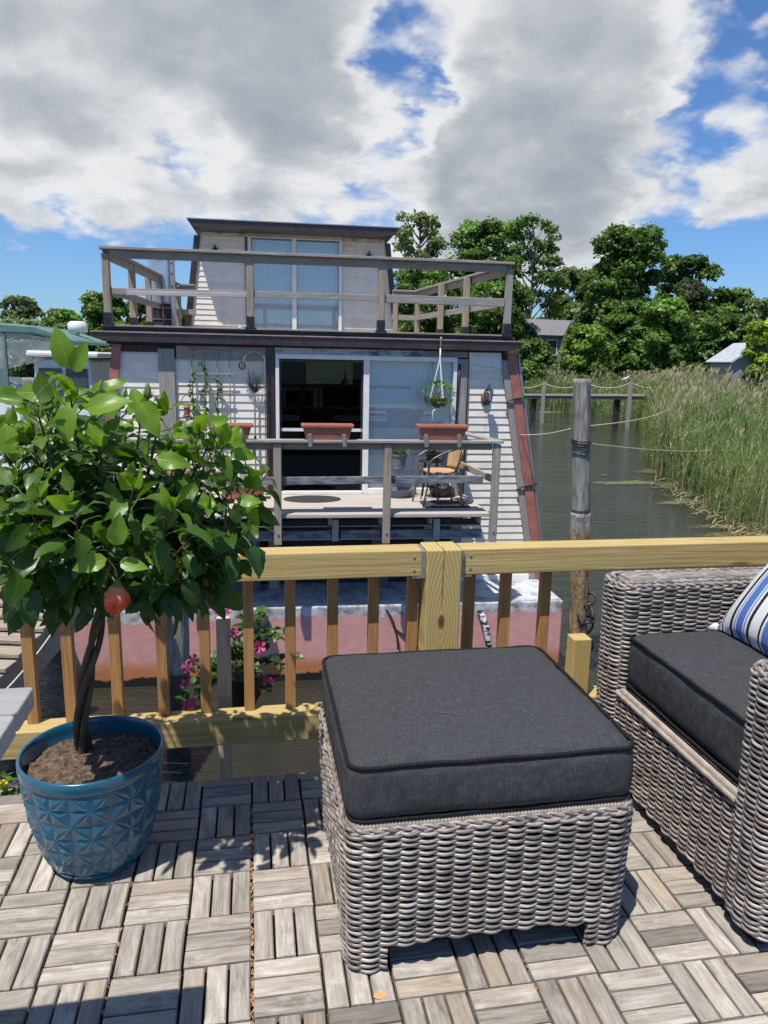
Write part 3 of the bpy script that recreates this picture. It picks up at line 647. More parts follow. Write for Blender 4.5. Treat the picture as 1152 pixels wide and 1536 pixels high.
for tip, key in tips:
    mid = HT+(tip-HT)*.5; mid = mid+np.array([rnd.gauss(0, .02), rnd.gauss(0, .02), -.03-.05*(tip[2] < 1.0)+.02]); mid[:2] = HT[:2]+(tip[:2]-HT[:2])*.68
    st0 = HT+np.array([rnd.gauss(0, .008), rnd.gauss(0, .008), rnd.uniform(-.04, .06)])
    B = bez(st0, mid, tip, 16); br.tube([hl(p) for p in B], np.linspace(.0055, .0018, 16), 6)
    Lb = np.linalg.norm(tip-st0); nlf = int(Lb/(.021 if not key else .027))+4; a0 = rnd.uniform(0, 6.28)
    for i in range(nlf):
        t = .38+.62*(i+rnd.uniform(-.2, .2))/(nlf-1); t = min(1, max(.25, t)); f = t*15; i0 = min(14, int(f)); p = B[i0]+(B[i0+1]-B[i0])*(f-i0); ax = B[min(15, i0+1)]-B[i0]; ax /= np.linalg.norm(ax)
        a = a0+i*2.4; ref = np.cross(ax, [0, 0, 1.]); ref /= np.linalg.norm(ref)+1e-9; r2 = np.cross(ref, ax); out = ref*math.cos(a)+r2*math.sin(a)
        high = (tip[2]-1.0)/.33; young = max(0, min(1, (t-.45)*1.7))*max(0, min(1, .62+high*.7))*(1 if key else .75)*rnd.uniform(.55, 1.1)
        d = out*.9+ax*(.3+.7*young)+np.array([0, 0, -.30+.55*young+rnd.gauss(0, .15)]); d /= np.linalg.norm(d)
        Lf = rnd.choice((rnd.uniform(.032, .055), rnd.uniform(.045, .075), rnd.uniform(.06, .092)))*(1 if t < .93 else rnd.uniform(.55, .9)); pet = .018+.02*rnd.random()
        pe = p+d*pet+np.array([0, 0, .004]); st.tube([hl(p), hl((p+pe)/2+np.array([0, 0, .003])), hl(pe)], .0013, 5, cap=False)
        d2 = d+np.array([0, 0, -.25+.35*young]); ls.leaf(hl(pe), d2, (rnd.gauss(0, .55), rnd.gauss(0, .55)-.15, 1) if abs(d[2]) < .85 else out, Lf, Lf*rnd.uniform(.22, .31), rnd.uniform(.1, 1.3)*(1-.5*young), young, rnd.uniform(.12, .38))
    if key or rnd.random() < .2: # closed buds and tip leaflets
        for q in range(3):
            d = np.array([rnd.gauss(0, .5), rnd.gauss(0, .5), 1.]); ls.leaf(hl(tip), d, (rnd.gauss(0, 1), rnd.gauss(0, 1), .2), rnd.uniform(.03, .065), rnd.uniform(.009, .02), rnd.uniform(0, .5), 1, .4, teeth=False)
# drooping skirt leaves
for _ in range(20):
    a = rnd.uniform(0, 2*PI); r = rnd.uniform(.35, .95); p = CC+np.array([math.cos(a)*r*CRD[0], math.sin(a)*r*CRD[1], -CRD[2]*rnd.uniform(.35, .75)*(1.15-r*.45)])
    d = np.array([math.cos(a)*.5, math.sin(a)*.5, -rnd.uniform(.5, 1.3)]); ls.leaf(hl(p), d, (math.cos(a), math.sin(a), .5), rnd.uniform(.05, .085), rnd.uniform(.015, .024), rnd.uniform(0, .9), rnd.uniform(0, .15), .25)
    q = HT+(p-HT)*.4; st.tube([hl(q), hl((p+q)/2+np.array([0, 0, .02])), hl(p)], .0014, 5, cap=False)
for (px, py, Y, dx, dz, L) in ((105, 515, 1.60, -.25, 1, .11), (112, 520, 1.60, .35, .9, .085), (130, 575, 1.58, .9, .25, .12), (85, 555, 1.60, -.8, .15, .10), (100, 570, 1.56, 0, -.6, .10), (185, 570, 1.62, -.9, .3, .11), (210, 565, 1.62, .3, -.5, .11), (235, 650, 1.55, .95, -.1, .09), (340, 625, 1.70, -.2, .8, .085), (345, 640, 1.7, .9, -.1, .08), (355, 712, 1.68, .95, .0, .075), (365, 745, 1.7, .6, -.8, .08), (10, 600, 1.66, .1, -.5, .10), (160, 830, 1.44, -.9, -.2, .085), (175, 810, 1.42, .1, .75, .085), (180, 835, 1.43, .9, -.15, .07)):
    ls.leaf(hl(aty(px, py+(38 if py < 720 else 8), Y)), (dx, -.25, dz), (0, -1, .45), L*.78, L*.78*.27, .4, rnd.uniform(.75, 1), .22)
br.build('branches', 'bark', hib, smooth=True); st.build('leaf_stems', 'stem', hib, smooth=True)
ls.mb.build('leaves', MT['hleaf'], hib, smooth=True, pattr={'lu': ls.lu, 'lv': ls.lv})
for (px, py, Y) in ((37, 580, 1.66), (222, 572, 1.64), (75, 590, 1.6), (362, 640, 1.7), (225, 620, 1.62), (322, 630, 1.7), (300, 620, 1.72), (14, 610, 1.68), (285, 640, 1.76)):
    bd = MB(); b = hl(aty(px, py+25, Y)); bd.lathe([(.002, -.004), (.0065, .002), (.008, .010), (.006, .022), (.0015, .034)], tuple(b), 8)
    for q in range(5): ls2 = 2*PI*q/5; bd.tube([b+np.array([.006*math.cos(ls2), .006*math.sin(ls2), 0]), b+np.array([.013*math.cos(ls2), .013*math.sin(ls2), .016])], [.0012, .0005], 4)
    bd.tube([b, b+np.array([rnd.gauss(0, .008), 0, -.06])], .0014, 5); bd.build('flower_bud', 'stem', hib, smooth=True)
# flower
k = N('coral petals'); r_ = k.attr('lu'); f = k.noise(k.coord((1, 1, 1), False), 60, 4)
c = k.ramp(k.math('ADD', r_, k.math('MULTIPLY', k.math('SUBTRACT', f, .5), .5)), [(.1, (.76, .34, .18)), (.38, (.82, .19, .09)), (.62, (.76, .045, .022)), (.92, (.76, .28, .16))])
a = k.bsdf(c, .55, .3); t = k.n('BsdfTranslucent'); k.l(c, t.inputs[0]); mx = k.n('MixShader'); mx.inputs[0].default_value = .3; k.l(a, mx.inputs[1]); k.l(t.outputs[0], mx.inputs[2]); MT['petal'] = k.done(mx.outputs[0])
FP = aty(176, 874, 1.50); mb = MB(); LU = []; n1, n2 = 22, 60; V = []; F = []
for layer in range(2):
    o_ = len(V)
    for i in range(n1):
        t = i/(n1-1); pr = np.interp(t, [0, .15, .4, .65, .85, 1], [.004, .013, .0225, .024, .019, .012])*(1-.22*layer); z = -.060*t*(1+.06*layer)
        for j in range(n2):
            a = 2*PI*j/n2; rf = 1+.20*t*math.sin(5*a+4*t+layer)+.15*t*t*math.sin(13*a+6*t+layer*2)+.08*t*t*math.sin(23*a); V.append((pr*rf*math.cos(a), pr*rf*math.sin(a), z-.006*t*math.sin(5*a+1.+layer)-.003*t*math.sin(11*a))); LU.append(t*.75+.25*max(0, math.sin(a*2.5+1.5*t-.3))*t)
    for i in range(n1-1):
        for j in range(n2): F.append((o_+i*n2+j, o_+i*n2+(j+1) % n2, o_+(i+1)*n2+(j+1) % n2, o_+(i+1)*n2+j))
mb.add(V, F); o = mb.build('flower', 'petal', hib, smooth=True, pattr={'lu': LU}); o.location = tuple(hl(FP)); o.rotation_euler = (.12, .10, .4)
mb = MB(); mb.lathe([(.002, .012), (.006, .006), (.008, 0), (.011, -.008)], tuple(hl(FP)), 10); A = hl(aty(150, 835, 1.46)); Bm = hl(aty(172, 838, 1.47)); Bp = np.array(hl(FP))+np.array([0, 0, .01]); mb.tube(bez(A, Bm, Bp, 10), .0022, 6); mb.build('flower_stalk', 'stem', hib, smooth=True)

# ------------------------------------------------------------------ grey stake and flower basket beyond the railing
sk = MB(); sk.beam((-.118, 2.37, -3.2), (-.100, 2.37, .428), .046, .04, up=(0, 1, 0))
MT['stake'] = m_wood('sunlit tone stake wood', (.56, .51, .44), (.30, .26, .21), 'z', 50, 3, .85, .5, (.45, .40, .33))  # lighter than the grey wood: sunlight on the stake is put into its colour
tag(sk.build('wooden_stake', 'stake', bevel=.003), 'weathered grey wooden stake standing in the water behind the railing, left of the ottoman', 'stake')
bk = thing('hanging_basket', 'basket of trailing pink trumpet flowers hung behind the railing balusters', 'flower basket', (-.05, 2.50, .20))
mb = MB(); mb.lathe([(.03, -.145), (.055, -.14), (.075, -.09), (.082, -.03), (.086, -.025), (.084, -.02), (.07, -.022)], n=28)
MT['black_plastic'] = m_noise('dark green plastic', (.012, .016, .012), (.02, .026, .02), 10, .35); mb.build('basket', 'black_plastic', bk, smooth=True)
mb = MB(); mb.tube([(-.01, -.02, .10), (-.06, -.04, .16), (-.065, -.10, .17)], .003, 6); mb.build('hook', 'iron', bk, smooth=True)
ls = LeafSet(); st = MB(); fl = MB(); LUf = []
vt = [(-.19, .0), (-.17, -.09), (-.18, -.15), (.06, .16), (.12, .06), (.16, -.03), (.10, -.08), (.03, .19), (-.02, .10), (.15, .1), (-.10, .02), (.02, .05), (.05, -.05)]
MT['pink'] = m_leaf('pink petals', (.62, .05, .24), (.74, .15, .36), 30, .3, .5, (1, 1, 1)); MT['yellow'] = m_noise('yellow petals', (.6, .42, .03), (.75, .6, .08), 20, .6)
def trumpet(mbx, c, nrm, R):
    nrm = np.array(nrm, float); nrm /= np.linalg.norm(nrm); a = np.cross(nrm, [0, 0, 1.]); a /= np.linalg.norm(a); b = np.cross(nrm, a); c = np.array(c); a0 = rnd.uniform(0, 6)
    for q in range(5):
        t = a0+2*PI*q/5; V = [c-nrm*.010]
        for (rr, da, h) in ((.55, -.42, .002), (1.0, -.36, .004), (1.12, .0, .0), (1.0, .40, -.002), (.5, .45, .0)): V.append(c+R*rr*(a*math.cos(t+da)+b*math.sin(t+da))+nrm*(h+rnd.uniform(-.002, .002)))
        mbx.add(V, [(0, 1, 2, 3), (0, 3, 4, 5)], tint=rnd.uniform(-.15, .2))
for i, (x, z) in enumerate(vt*2):
    x += rnd.gauss(0, .02); z += rnd.gauss(0, .02); y = rnd.uniform(-.09, .06); B = bez(np.array([rnd.uniform(-.04, .04), rnd.uniform(-.03, .03), -.02]), np.array([x*.5, y, max(z, 0)+.06]), np.array([x, y, z]), 12); st.tube(B, .0014, 5)
    for q in range(4, 12):
        for sg in (-1, 1):
            d = np.array([rnd.gauss(0, .7), rnd.gauss(0, .5)-.2, rnd.uniform(-.3, .6)]); ls.leaf(B[q], d, (0, -.3, 1), rnd.uniform(.022, .038), rnd.uniform(.007, .011), .4, rnd.uniform(0, .45), .2, 5, False)
for (px, py) in ((281, 1003), (278, 1026), (281, 1058), (288, 1054), (346, 948), (352, 950), (389, 970), (405, 1023), (394, 1022), (386, 1028), (338, 918), (330, 922), (289, 990)):
    p = aty(px, py, 2.42+rnd.uniform(-.04, .04)); trumpet(fl, p-np.array([-.05, 2.5, .2]), (rnd.gauss(0, .3), -1, rnd.gauss(.3, .2)), rnd.uniform(.017, .022))
st.build('vines', 'stem', bk, smooth=True); ls.mb.build('foliage', MT['hleaf'], bk, smooth=True, pattr={'lu': ls.lu, 'lv': ls.lv}); fl.build('blossoms', 'pink', bk)
# pansies in a low box by the deck edge at the far left
px_ = atz(14, 1190, .02); pz = thing('pansy_box', 'small box of yellow and purple pansies behind the blue pot', 'flower box', (px_[0]-.03, 2.16, -.14))
mb = MB(); mb.prism([(-.14, 0), (.10, 0), (.115, .13), (-.155, .13)], -.045, .045); mb.build('box', 'tan_x', pz, bevel=.003)
ls = LeafSet(); f1_ = MB(); f2_ = MB(); MT['purple'] = m_noise('purple petals', (.06, .015, .12), (.16, .05, .28), 40, .6)
for _ in range(90):
    p = np.array([rnd.uniform(-.15, .11), rnd.uniform(-.045, .045), .13+rnd.uniform(0, .035)]); ls.leaf(p, (rnd.gauss(0, 1), rnd.gauss(0, 1), rnd.uniform(.1, 1)), (0, 0, 1), .028, .009, .5, rnd.uniform(0, .6), .2, 5, False)
for q in range(9):
    p = np.array([rnd.uniform(-.14, .10), rnd.uniform(-.05, .03), .165+rnd.uniform(0, .012)]); trumpet(f1_ if q % 2 else f2_, p, (rnd.gauss(0, .3), -.7, .7), .011)
ls.mb.build('foliage', MT['hleaf'], pz, smooth=True, pattr={'lu': ls.lu, 'lv': ls.lv}); f1_.build('yellow_blossoms', 'yellow', pz); f2_.build('purple_blossoms', 'purple', pz)
# fallen leaf
p = atz(560, 1495, .003); ls = LeafSet(); ls.leaf((0, 0, 0), (1, .1, 0), (0, 0, 1), .030, .007, .1, 1, .05, 8, False)
o = ls.mb.build('fallen_leaf', 'litter', smooth=True); o.location = tuple(p); tag(o, 'dry orange leaf lying on the deck tiles in front of the ottoman', 'leaf')

# ================================================================== SETTING: water, land
WZ = -2.85
k = N('creek water'); v = k.coord((1, 1, 1), False)
n1 = k.noise(k.coord((.45, 1.5, 1), False), 2.6, 5, .6, .5); n2 = k.noise(k.coord((.8, 2.6, 1), False), 8, 4, .6, .4); n3 = k.noise(v, .25, 2)
h = k.math('ADD', k.math('MULTIPLY', n1, k.math('ADD', .45, k.step(n3, .35, .65))), k.math('MULTIPLY', n2, .25))
s_ = k.bsdf((.026, .028, .020), .03, .5, normal=k.bump(h, 1.0, .06)); k.p.inputs['IOR'].default_value = 1.62; MT['water'] = k.done(s_)
mb = MB(); mb.add([(-600, -300, WZ), (900, -300, WZ), (900, 900, WZ), (-600, 900, WZ)], [(0, 1, 2, 3)]); mb.build('water', 'water', kind='structure')
shore = [(-150, 92), (-60, 90), (-20, 86), (8, 78)]+[tuple(atz(*p, WZ)[:2]) for p in ((790, 611), (870, 620), (950, 628))]+[(26.2, 46.5), (22.0, 37.5)]+[tuple(atz(*p, WZ)[:2]) for p in ((975, 690), (1000, 720), (1050, 760), (1110, 800))]+[(12.6, 15.0), (13.2, 11), (15, 3), (20, -20), (22, -80)]
odir = []
for i in range(len(shore)):
    a = np.array(shore[max(0, i-1)]); b = np.array(shore[min(len(shore)-1, i+1)]); t = b-a; nrm = np.array([-t[1], t[0]])
    odir.append(nrm/np.linalg.norm(nrm))
od = np.array(odir); od[np.abs(od[:, 0]) < 0] = 0
for i in range(len(od)): # keep the fan of directions smooth so that rings do not cross
    ang = np.interp(i, [0, 4, 7, 12, len(od)-1], [PI/2, 1.45, .95, .45, 0]); od[i] = (math.cos(ang), math.sin(ang))
rings = [(0, -3.3), (.6, -2.84), (2.5, -2.70), (8, -2.5), (20, -2.3), (45, -2.0), (150, -1.8), (600, -1.6), (2500, -1.6)]
V = []; F = []; m = len(shore)
for d, z in rings:
    for i in range(m):
        p = np.array(shore[i])+od[i]*d; V.append((p[0], p[1], z+(.05*nz((p[0]*.4, p[1]*.4, 1)) if 0 < d < 100 else 0)))
for r in range(len(rings)-1):
    for i in range(m-1): F.append((r*m+i, r*m+i+1, (r+1)*m+i+1, (r+1)*m+i))
MT['ground'] = m_noise('marsh ground', (.035, .045, .015), (.10, .095, .04), .8, .95, spec=.1)
mb = MB(); mb.add(V, F); mb.build('ground', 'ground', kind='structure', smooth=True)

# ------------------------------------------------------------------ reeds
MT['reed'] = m_leaf('reed green', (.080, .140, .042), (.185, .240, .090), .5, .3, .6); MT['reed_dry'] = m_leaf('dry reed', (.31, .265, .15), (.46, .41, .27), .5, .3, .8, (1.1, 1., .8))
SH = np.array(shore); dl = np.linalg.norm(np.diff(SH, axis=0), axis=1)
def reeds(n, segs, depth, hfun, seed, dryp):
    g = np.random.default_rng(seed); Vg = []; Fg = []; Tg = []; Mg = []; nv = 0
    w = np.array([dl[s] for s in segs]); w = w/w.sum()
    for q in range(n):
        s = segs[g.choice(len(segs), p=w)]; t = g.random(); base = SH[s]*(1-t)+SH[s+1]*t; dr = od[s]*(1-t)+od[s+1]*t
        r = depth*g.random()**1.5+abs(g.normal())*.25; b = base+dr*(r-.1)+g.normal(size=2)*.25*(1 if r > .6 else .6)
        z0 = np.interp(r, [0, .6, 2.5, 8, 20], [-2.95, -2.86, -2.75, -2.55, -2.35]); H = hfun(b, r)*g.uniform(.72, 1.12)
        cl = nz((b[0]*.5, b[1]*.5, 7)); H *= 1+.30*cl+.12*nz((b[0]*1.7, b[1]*1.7, 3))
        if r < 5 and nz((b[0]*1.3, b[1]*1.3, 9)) < -.22 and g.random() < .75: continue
        dry = g.random() < dryp(b, r); mi = 1 if dry else 0; a = g.uniform(0, 2*PI); ln = g.normal(.10, .10); lean = np.array([math.cos(a), math.sin(a)])*.0+np.array([.6, .25])*ln
        dist = math.hypot(*b); sw = max(.010, .00055*dist)*(1 if not dry else .9); sd = np.array([b[1], -b[0]])/dist; tn = g.uniform(-.35, .3)
        zs = (0, .5, 1.0); C = [np.array([*(b+lean*H*u*u), z0+H*u]) for u in zs]
        for c, wd in zip(C, (1, .8, .35)): Vg += [c-np.array([*sd, 0])*sw*wd/2, c+np.array([*sd, 0])*sw*wd/2]
        Fg += [(nv, nv+1, nv+3, nv+2), (nv+2, nv+3, nv+5, nv+4)]; Tg += [tn]*2; Mg += [mi]*2; nv += 6
        if not dry or g.random() < .35:
            for l in range(5 if dist < 40 else 4):
                u = g.uniform(.22, .97); c = np.array([*(b+lean*H*u*u), z0+H*u]); a = g.uniform(0, 2*PI); L = H*g.uniform(.12, .27); dv = np.array([math.cos(a), math.sin(a), 0]); e1 = c+dv*L*.45+np.array([0, 0, L*g.uniform(.35, .75)]); e2 = c+dv*L*.95+np.array([0, 0, L*g.uniform(.0, .95)]); lw = sw*g.uniform(1.1, 2.3)
                pr = np.array([-dv[1], dv[0], .25]); Vg += [c-pr*lw*.3, c+pr*lw*.3, e1-pr*lw/2, e1+pr*lw/2, e2]; Fg += [(nv, nv+1, nv+3, nv+2), (nv+2, nv+3, nv+4)]; Tg += [tn+g.uniform(-.1, .15)]*2; Mg += [mi]*2; nv += 5
        if ((dry and g.random() < .6) or g.random() < .04) and r > 1: # plume
            c = C[2]; L = H*.11
            for l in range(3):
                a = g.uniform(0, 2*PI); dv = np.array([math.cos(a)*.35+.25, math.sin(a)*.35, 1]); e = c+dv*L; pr = np.array([*sd, 0])*sw*g.uniform(1.2, 2.2); m_ = (c+e)/2; Vg += [c, m_-pr, e, m_+pr]; Fg += [(nv, nv+1, nv+2, nv+3)]; Tg += [-.15]; Mg += [1]; nv += 4
    return Vg, Fg, Tg, Mg
mb = MB()
def put(r): mb.v.append(np.array(r[0])); o = mb.nv; mb.nv += len(r[0]); mb.f += [tuple(a+o for a in f) for f in r[1]]; mb.tint += r[2]; mb.mi += r[3]; mb.seed += [0]*len(r[1])
near = [7, 8, 9, 10, 11, 12, 13, 14]; far = [3, 4, 5, 6]
put(reeds(6500, near, 11, lambda b, r: np.interp(r, [0, .5, 2, 6], [1.2, 1.9, 2.5, 2.8]), 1, lambda b, r: np.interp(r, [0, 2, 5], [.12, .07, .24])))
put(reeds(2600, near, 1.0, lambda b, r: np.interp(r, [0, .4, 1.2], [.5, 1.3, 2.2]), 2, lambda b, r: .35))
put(reeds(4200, far, 14, lambda b, r: np.interp(r, [0, 1, 5], [1.1, 2.1, 2.7]), 3, lambda b, r: np.interp(r, [0, 4, 9], [.08, .12, .5])))
put(reeds(1500, [7, 8, 9], 24, lambda b, r: 2.9, 4, lambda b, r: .6))
o = mb.build('reeds', ['reed', 'reed_dry'], kind='stuff'); tag(o, 'tall green and tan reeds lining the creek bank', 'reeds')
# flattened dead stalks at the water's edge
mb = MB(); g = np.random.default_rng(5)
for q in range(650):
    s = near[3+g.choice(5)]; t = g.random(); b = SH[s]*(1-t)+SH[s+1]*t+g.normal(size=2)*.35-od[s]*.15; a = g.uniform(0, 2*PI); L = g.uniform(.2, .7); w = .012
    p0 = np.array([*b, WZ+g.uniform(0, .12)]); p1 = p0+np.array([math.cos(a)*L, math.sin(a)*L, g.uniform(.0, .5)*L]); pm = (p0+p1)/2+np.array([0, 0, .12*L]); sdv = np.array([-math.sin(a), math.cos(a), .4])*w
    mb.add([p0-sdv, p0+sdv, pm+sdv, pm-sdv, p1], [(0, 1, 2, 3), (3, 2, 4)], tint=g.uniform(-.35, .2))
tag(mb.build('dead_stalks', 'reed_dry', kind='stuff'), 'broken tan reed stalks lying at the waterline', 'dead reeds')
# floating algae
MT['algae'] = m_noise('floating algae', (.065, .075, .03), (.15, .155, .08), 9, .9, spec=.2)
mb = MB()
for (px, py, wx, wy) in ((940, 724, 44, 2.6), (972, 706, 30, 3), (1000, 690, 24, 3), (1045, 752, 46, 4), (1080, 790, 44, 2.5), (905, 612, 60, 2), (820, 618, 20, 1.5), (905, 712, 7, 1), (990, 668, 18, 2), (1100, 803, 40, 3), (880, 703, 6, 1), (1005, 730, 30, 4)):
    V = []; nn_ = 90
    for i in range(nn_):
        a = 2*PI*i/nn_; rr = .9+.9*nz((math.cos(a)*1.7+px, math.sin(a)*1.7+py, 0))+.5*nz((math.cos(a)*6+px, math.sin(a)*6, py))+.3*nz((math.cos(a)*14+px, math.sin(a)*14, py)); V.append(atz(px+wx*rr*math.cos(a), py+wy*rr*math.sin(a), WZ+.004))
    mb.add(V, [tuple(range(nn_))], tint=rnd.uniform(-.3, .2))
tag(mb.build('algae_mats', 'algae', kind='stuff'), 'pale green algae mats floating near the reeds', 'algae')

# ================================================================== HOUSEBOAT
hbx = thing('houseboat', 'two storey houseboat with cream clapboard walls, brown eaves and a pink hull', 'houseboat', (0, 10.1, 0), math.radians(-2.3))
HX = np.array([math.cos(math.radians(-2.3)), math.sin(math.radians(-2.3)), 0]); HY = np.array([-HX[1], HX[0], 0])
def HW(x, y, z): return tuple(np.array([0, 10.1, 0])+HX*x+HY*y+np.array([0, 0, z]))
HR = math.radians(-2.3)
k = N('vinyl clapboard'); f = k.noise(k.coord((1, 1, 1)), 3, 5); st_n = k.noise(k.coord((7, 7, .8), False), 1, 6, .7); c = k.tinted(k.mix(k.math('MULTIPLY', k.step(st_n, .54, .75), .38), k.ramp(f, [(.3, (.70, .645, .55)), (.6, (.83, .78, .69))]), (.42, .32, .26))); MT['siding'] = k.done(k.bsdf(c, .5, .35))
k = N('painted hull'); tcv = k.n('TexCoord').outputs['Object']; sp = k.n('SeparateXYZ'); k.l(tcv, sp.inputs[0]); nn = k.noise(k.coord((1, 1, 1), False), 3.2, 8, .7); n2 = k.noise(k.coord((1, 1, 1), False), 7, 6, .62); n4 = k.noise(k.coord((5, 5, .5), False), 1, 5, .6)
zr = k.math('ADD', sp.outputs[2], k.math('MULTIPLY', k.math('SUBTRACT', nn, .5), .28))
pink = k.ramp(n2, [(.3, (.52, .25, .235)), (.65, (.60, .315, .29))]); pink = k.mix(k.math('MULTIPLY', k.step(n4, .55, .72), .5), pink, (.42, .33, .31)); pink = k.mix(k.step(zr, -2.45, -2.66), pink, (.42, .16, .065))
cap = k.ramp(n2, [(.33, (.13, .13, .13)), (.46, (.32, .32, .33)), (.6, (.52, .53, .54))]); col = k.mix(k.step(zr, -2.0, -1.975), pink, cap); col = k.mix(k.step(zr, -2.73, -2.76), col, (.012, .012, .009))
MT['hull'] = k.done(k.bsdf(col, .75, .3, normal=k.bump(n2, .25, .02)))
k = N('hull top paint'); nn = k.noise(k.coord((1, 1, 1), False), 4, 8, .7); MT['hull_top'] = k.done(k.bsdf(k.ramp(nn, [(.38, (.24, .24, .25)), (.55, (.50, .51, .52))]), .7, .3))
k = N('window glass'); gl = k.n('BsdfGlossy'); gl.inputs['Roughness'].default_value = .015; gl.inputs['Color'].default_value = (.9, .95, 1, 1); tr = k.n('BsdfTransparent'); tr.inputs[0].default_value = (.95, .98, 1, 1); fr = k.n('Fresnel'); fr.inputs[0].default_value = 1.5; mx = k.n('MixShader'); k.l(k.math('ADD', k.math('MULTIPLY', fr.outputs[0], .9), .05), mx.inputs[0]); k.l(tr.outputs[0], mx.inputs[1]); k.l(gl.outputs[0], mx.inputs[2]); MT['glass'] = k.done(mx.outputs[0])
k = N('screened glass'); gl = k.n('BsdfGlossy'); gl.inputs['Roughness'].default_value = .02; tr = k.n('BsdfTransparent'); tr.inputs[0].default_value = (.30, .32, .34, 1); fr = k.n('Fresnel'); fr.inputs[0].default_value = 1.33; mx = k.n('MixShader'); k.l(fr.outputs[0], mx.inputs[0]); k.l(tr.outputs[0], mx.inputs[1]); k.l(gl.outputs[0], mx.inputs[2]); MT['screen'] = k.done(mx.outputs[0])
MT['curtain'] = m_noise('pale curtain', (.80, .80, .78), (.87, .87, .85), 5, .9); MT['room'] = m_noise('interior darkened by colour', (.05, .052, .055), (.09, .09, .09), 2, .9)  # room walls coloured near-black, standing in for the unlit interior
MT['redtrim'] = m_noise('faded red trim', (.30, .105, .085), (.42, .16, .13), 6, .7); MT['peel'] = m_noise('peeling white paint', (.16, .16, .17), (.58, .58, .57), 5, .7, stretch=(1, 1, 3), lo=.38, hi=.52)
MT['shingle'] = m_noise('grey asphalt shingles', (.13, .13, .14), (.22, .22, .23), 14, .9); MT['skirt'] = m_noise('blue grey weathered board', (.10, .105, .12), (.25, .26, .28), 6, .6, stretch=(1, 1, 4), lo=.4, hi=.6)
def siding(xl, xr, z0, z1, y, pitch, name, parent, out=.014):
    mb = MB(); z = z0; i = 0
    while z < z1-.005:
        zt = min(z+pitch, z1); e = .0; a, b = xl(z), xr(z); c, d = xl(zt), xr(zt)
        V = [(a, y-out, z), (b, y-out, z), (d, y-.002, zt), (c, y-.002, zt), (a, y, z), (b, y, z), (a, y-out, z+.004), (b, y-out, z+.004)]
        mb.add(V, [(0, 1, 7, 6), (6, 7, 2, 3), (4, 5, 1, 0)], tint=rnd.uniform(-.03, .02)); z = zt
    return mb.build(name, 'siding', parent)
c_ = lambda v: (lambda z: v)
# hull and lower storey body
mb = MB(); mb.box(-2.25, 4.14, -1.02, 13.5, -3.6, -1.845); mb.build('hull', 'hull', hbx, bevel=.02, seg=2)
mb = MB(); mb.box(-2.22, 4.11, -.99, 13.4, -1.843, -1.838); mb.build('hull_top', 'hull_top', hbx)
xlw = lambda z: -1.72-.15*(1.42-z)*.9; xrw = lambda z: 3.52+.19*(1.42-z)
# walls: built round the room so that light enters
body = MB()
def quadwall(x0, x1, z0, z1, y0, y1): body.box(x0, x1, y0, y1, z0, z1)
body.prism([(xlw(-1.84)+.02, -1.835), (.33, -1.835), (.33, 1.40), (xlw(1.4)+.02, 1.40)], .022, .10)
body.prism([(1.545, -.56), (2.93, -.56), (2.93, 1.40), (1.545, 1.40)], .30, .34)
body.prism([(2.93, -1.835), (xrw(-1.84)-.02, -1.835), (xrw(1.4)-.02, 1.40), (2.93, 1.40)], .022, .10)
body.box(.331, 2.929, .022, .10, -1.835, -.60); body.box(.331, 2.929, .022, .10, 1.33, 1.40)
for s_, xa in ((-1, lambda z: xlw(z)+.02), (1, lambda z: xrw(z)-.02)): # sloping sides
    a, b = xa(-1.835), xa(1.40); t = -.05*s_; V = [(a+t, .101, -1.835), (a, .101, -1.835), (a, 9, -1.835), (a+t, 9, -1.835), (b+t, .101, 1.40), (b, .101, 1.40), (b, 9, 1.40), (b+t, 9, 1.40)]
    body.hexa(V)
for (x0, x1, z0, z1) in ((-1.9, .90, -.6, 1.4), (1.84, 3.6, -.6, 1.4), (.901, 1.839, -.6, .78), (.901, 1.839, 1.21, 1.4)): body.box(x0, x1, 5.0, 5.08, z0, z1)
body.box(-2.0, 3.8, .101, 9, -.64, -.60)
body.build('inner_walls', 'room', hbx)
siding(lambda z: xlw(z)+.0, c_(-1.175), -1.84, 1.31, .02, .104, 'clapboard_wall', hbx)
siding(c_(-.965), c_(.205), -.56, 1.235, .02, .104, 'clapboard_wall', hbx)
siding(c_(2.955), lambda z: xrw(z)-.14, -1.76, 1.31, .02, .104, 'clapboard_wall', hbx)
mb = MB(); mb.prism([(2.955, 1.25), (3.43, 1.19), (3.40, 1.40), (2.955, 1.40)], -.012, .018); mb.build('white_flashing', 'white', hbx)
for (x0, x1, z0, z1, mtn) in ((-1.17, -.965, -1.83, 1.36, 'grey_z'), (2.79, 2.935, -1.83, 1.31, 'grey_z')):
    mb = MB(); mb.box(x0, x1, -.035, .02, z0, z1); mb.build('corner_post', mtn, hbx, bevel=.004)
for (x0, x1, z0, z1) in ((-.985, -.9655, -.56, 1.3), (.206, .322, -.56, 1.405), (2.9355, 2.954, -.56, 1.3)): mb = MB(); mb.box(x0, x1, -.03, .02, z0, z1); mb.build('dark_trim', 'brown', hbx)
mb = MB(); mb.box(-.94, .2055, -.02, .0195, 1.236, 1.40); mb.build('header_board', 'grey_x', hbx); mb = MB(); mb.box(.324, 2.30, -.02, .02, 1.327, 1.41); mb.build('header_board', 'peel', hbx); mb = MB(); mb.box(2.302, 2.93, -.02, .02, 1.327, 1.405); mb.build('header_board', 'grey_x', hbx)
def slant(x0f, x1f, z0, z1, y0, y1, name, mtn): mb = MB(); mb.prism([(x0f(z0), z0), (x1f(z0), z0), (x1f(z1), z1), (x0f(z1), z1)], y0, y1); return mb.build(name, mtn, hbx)
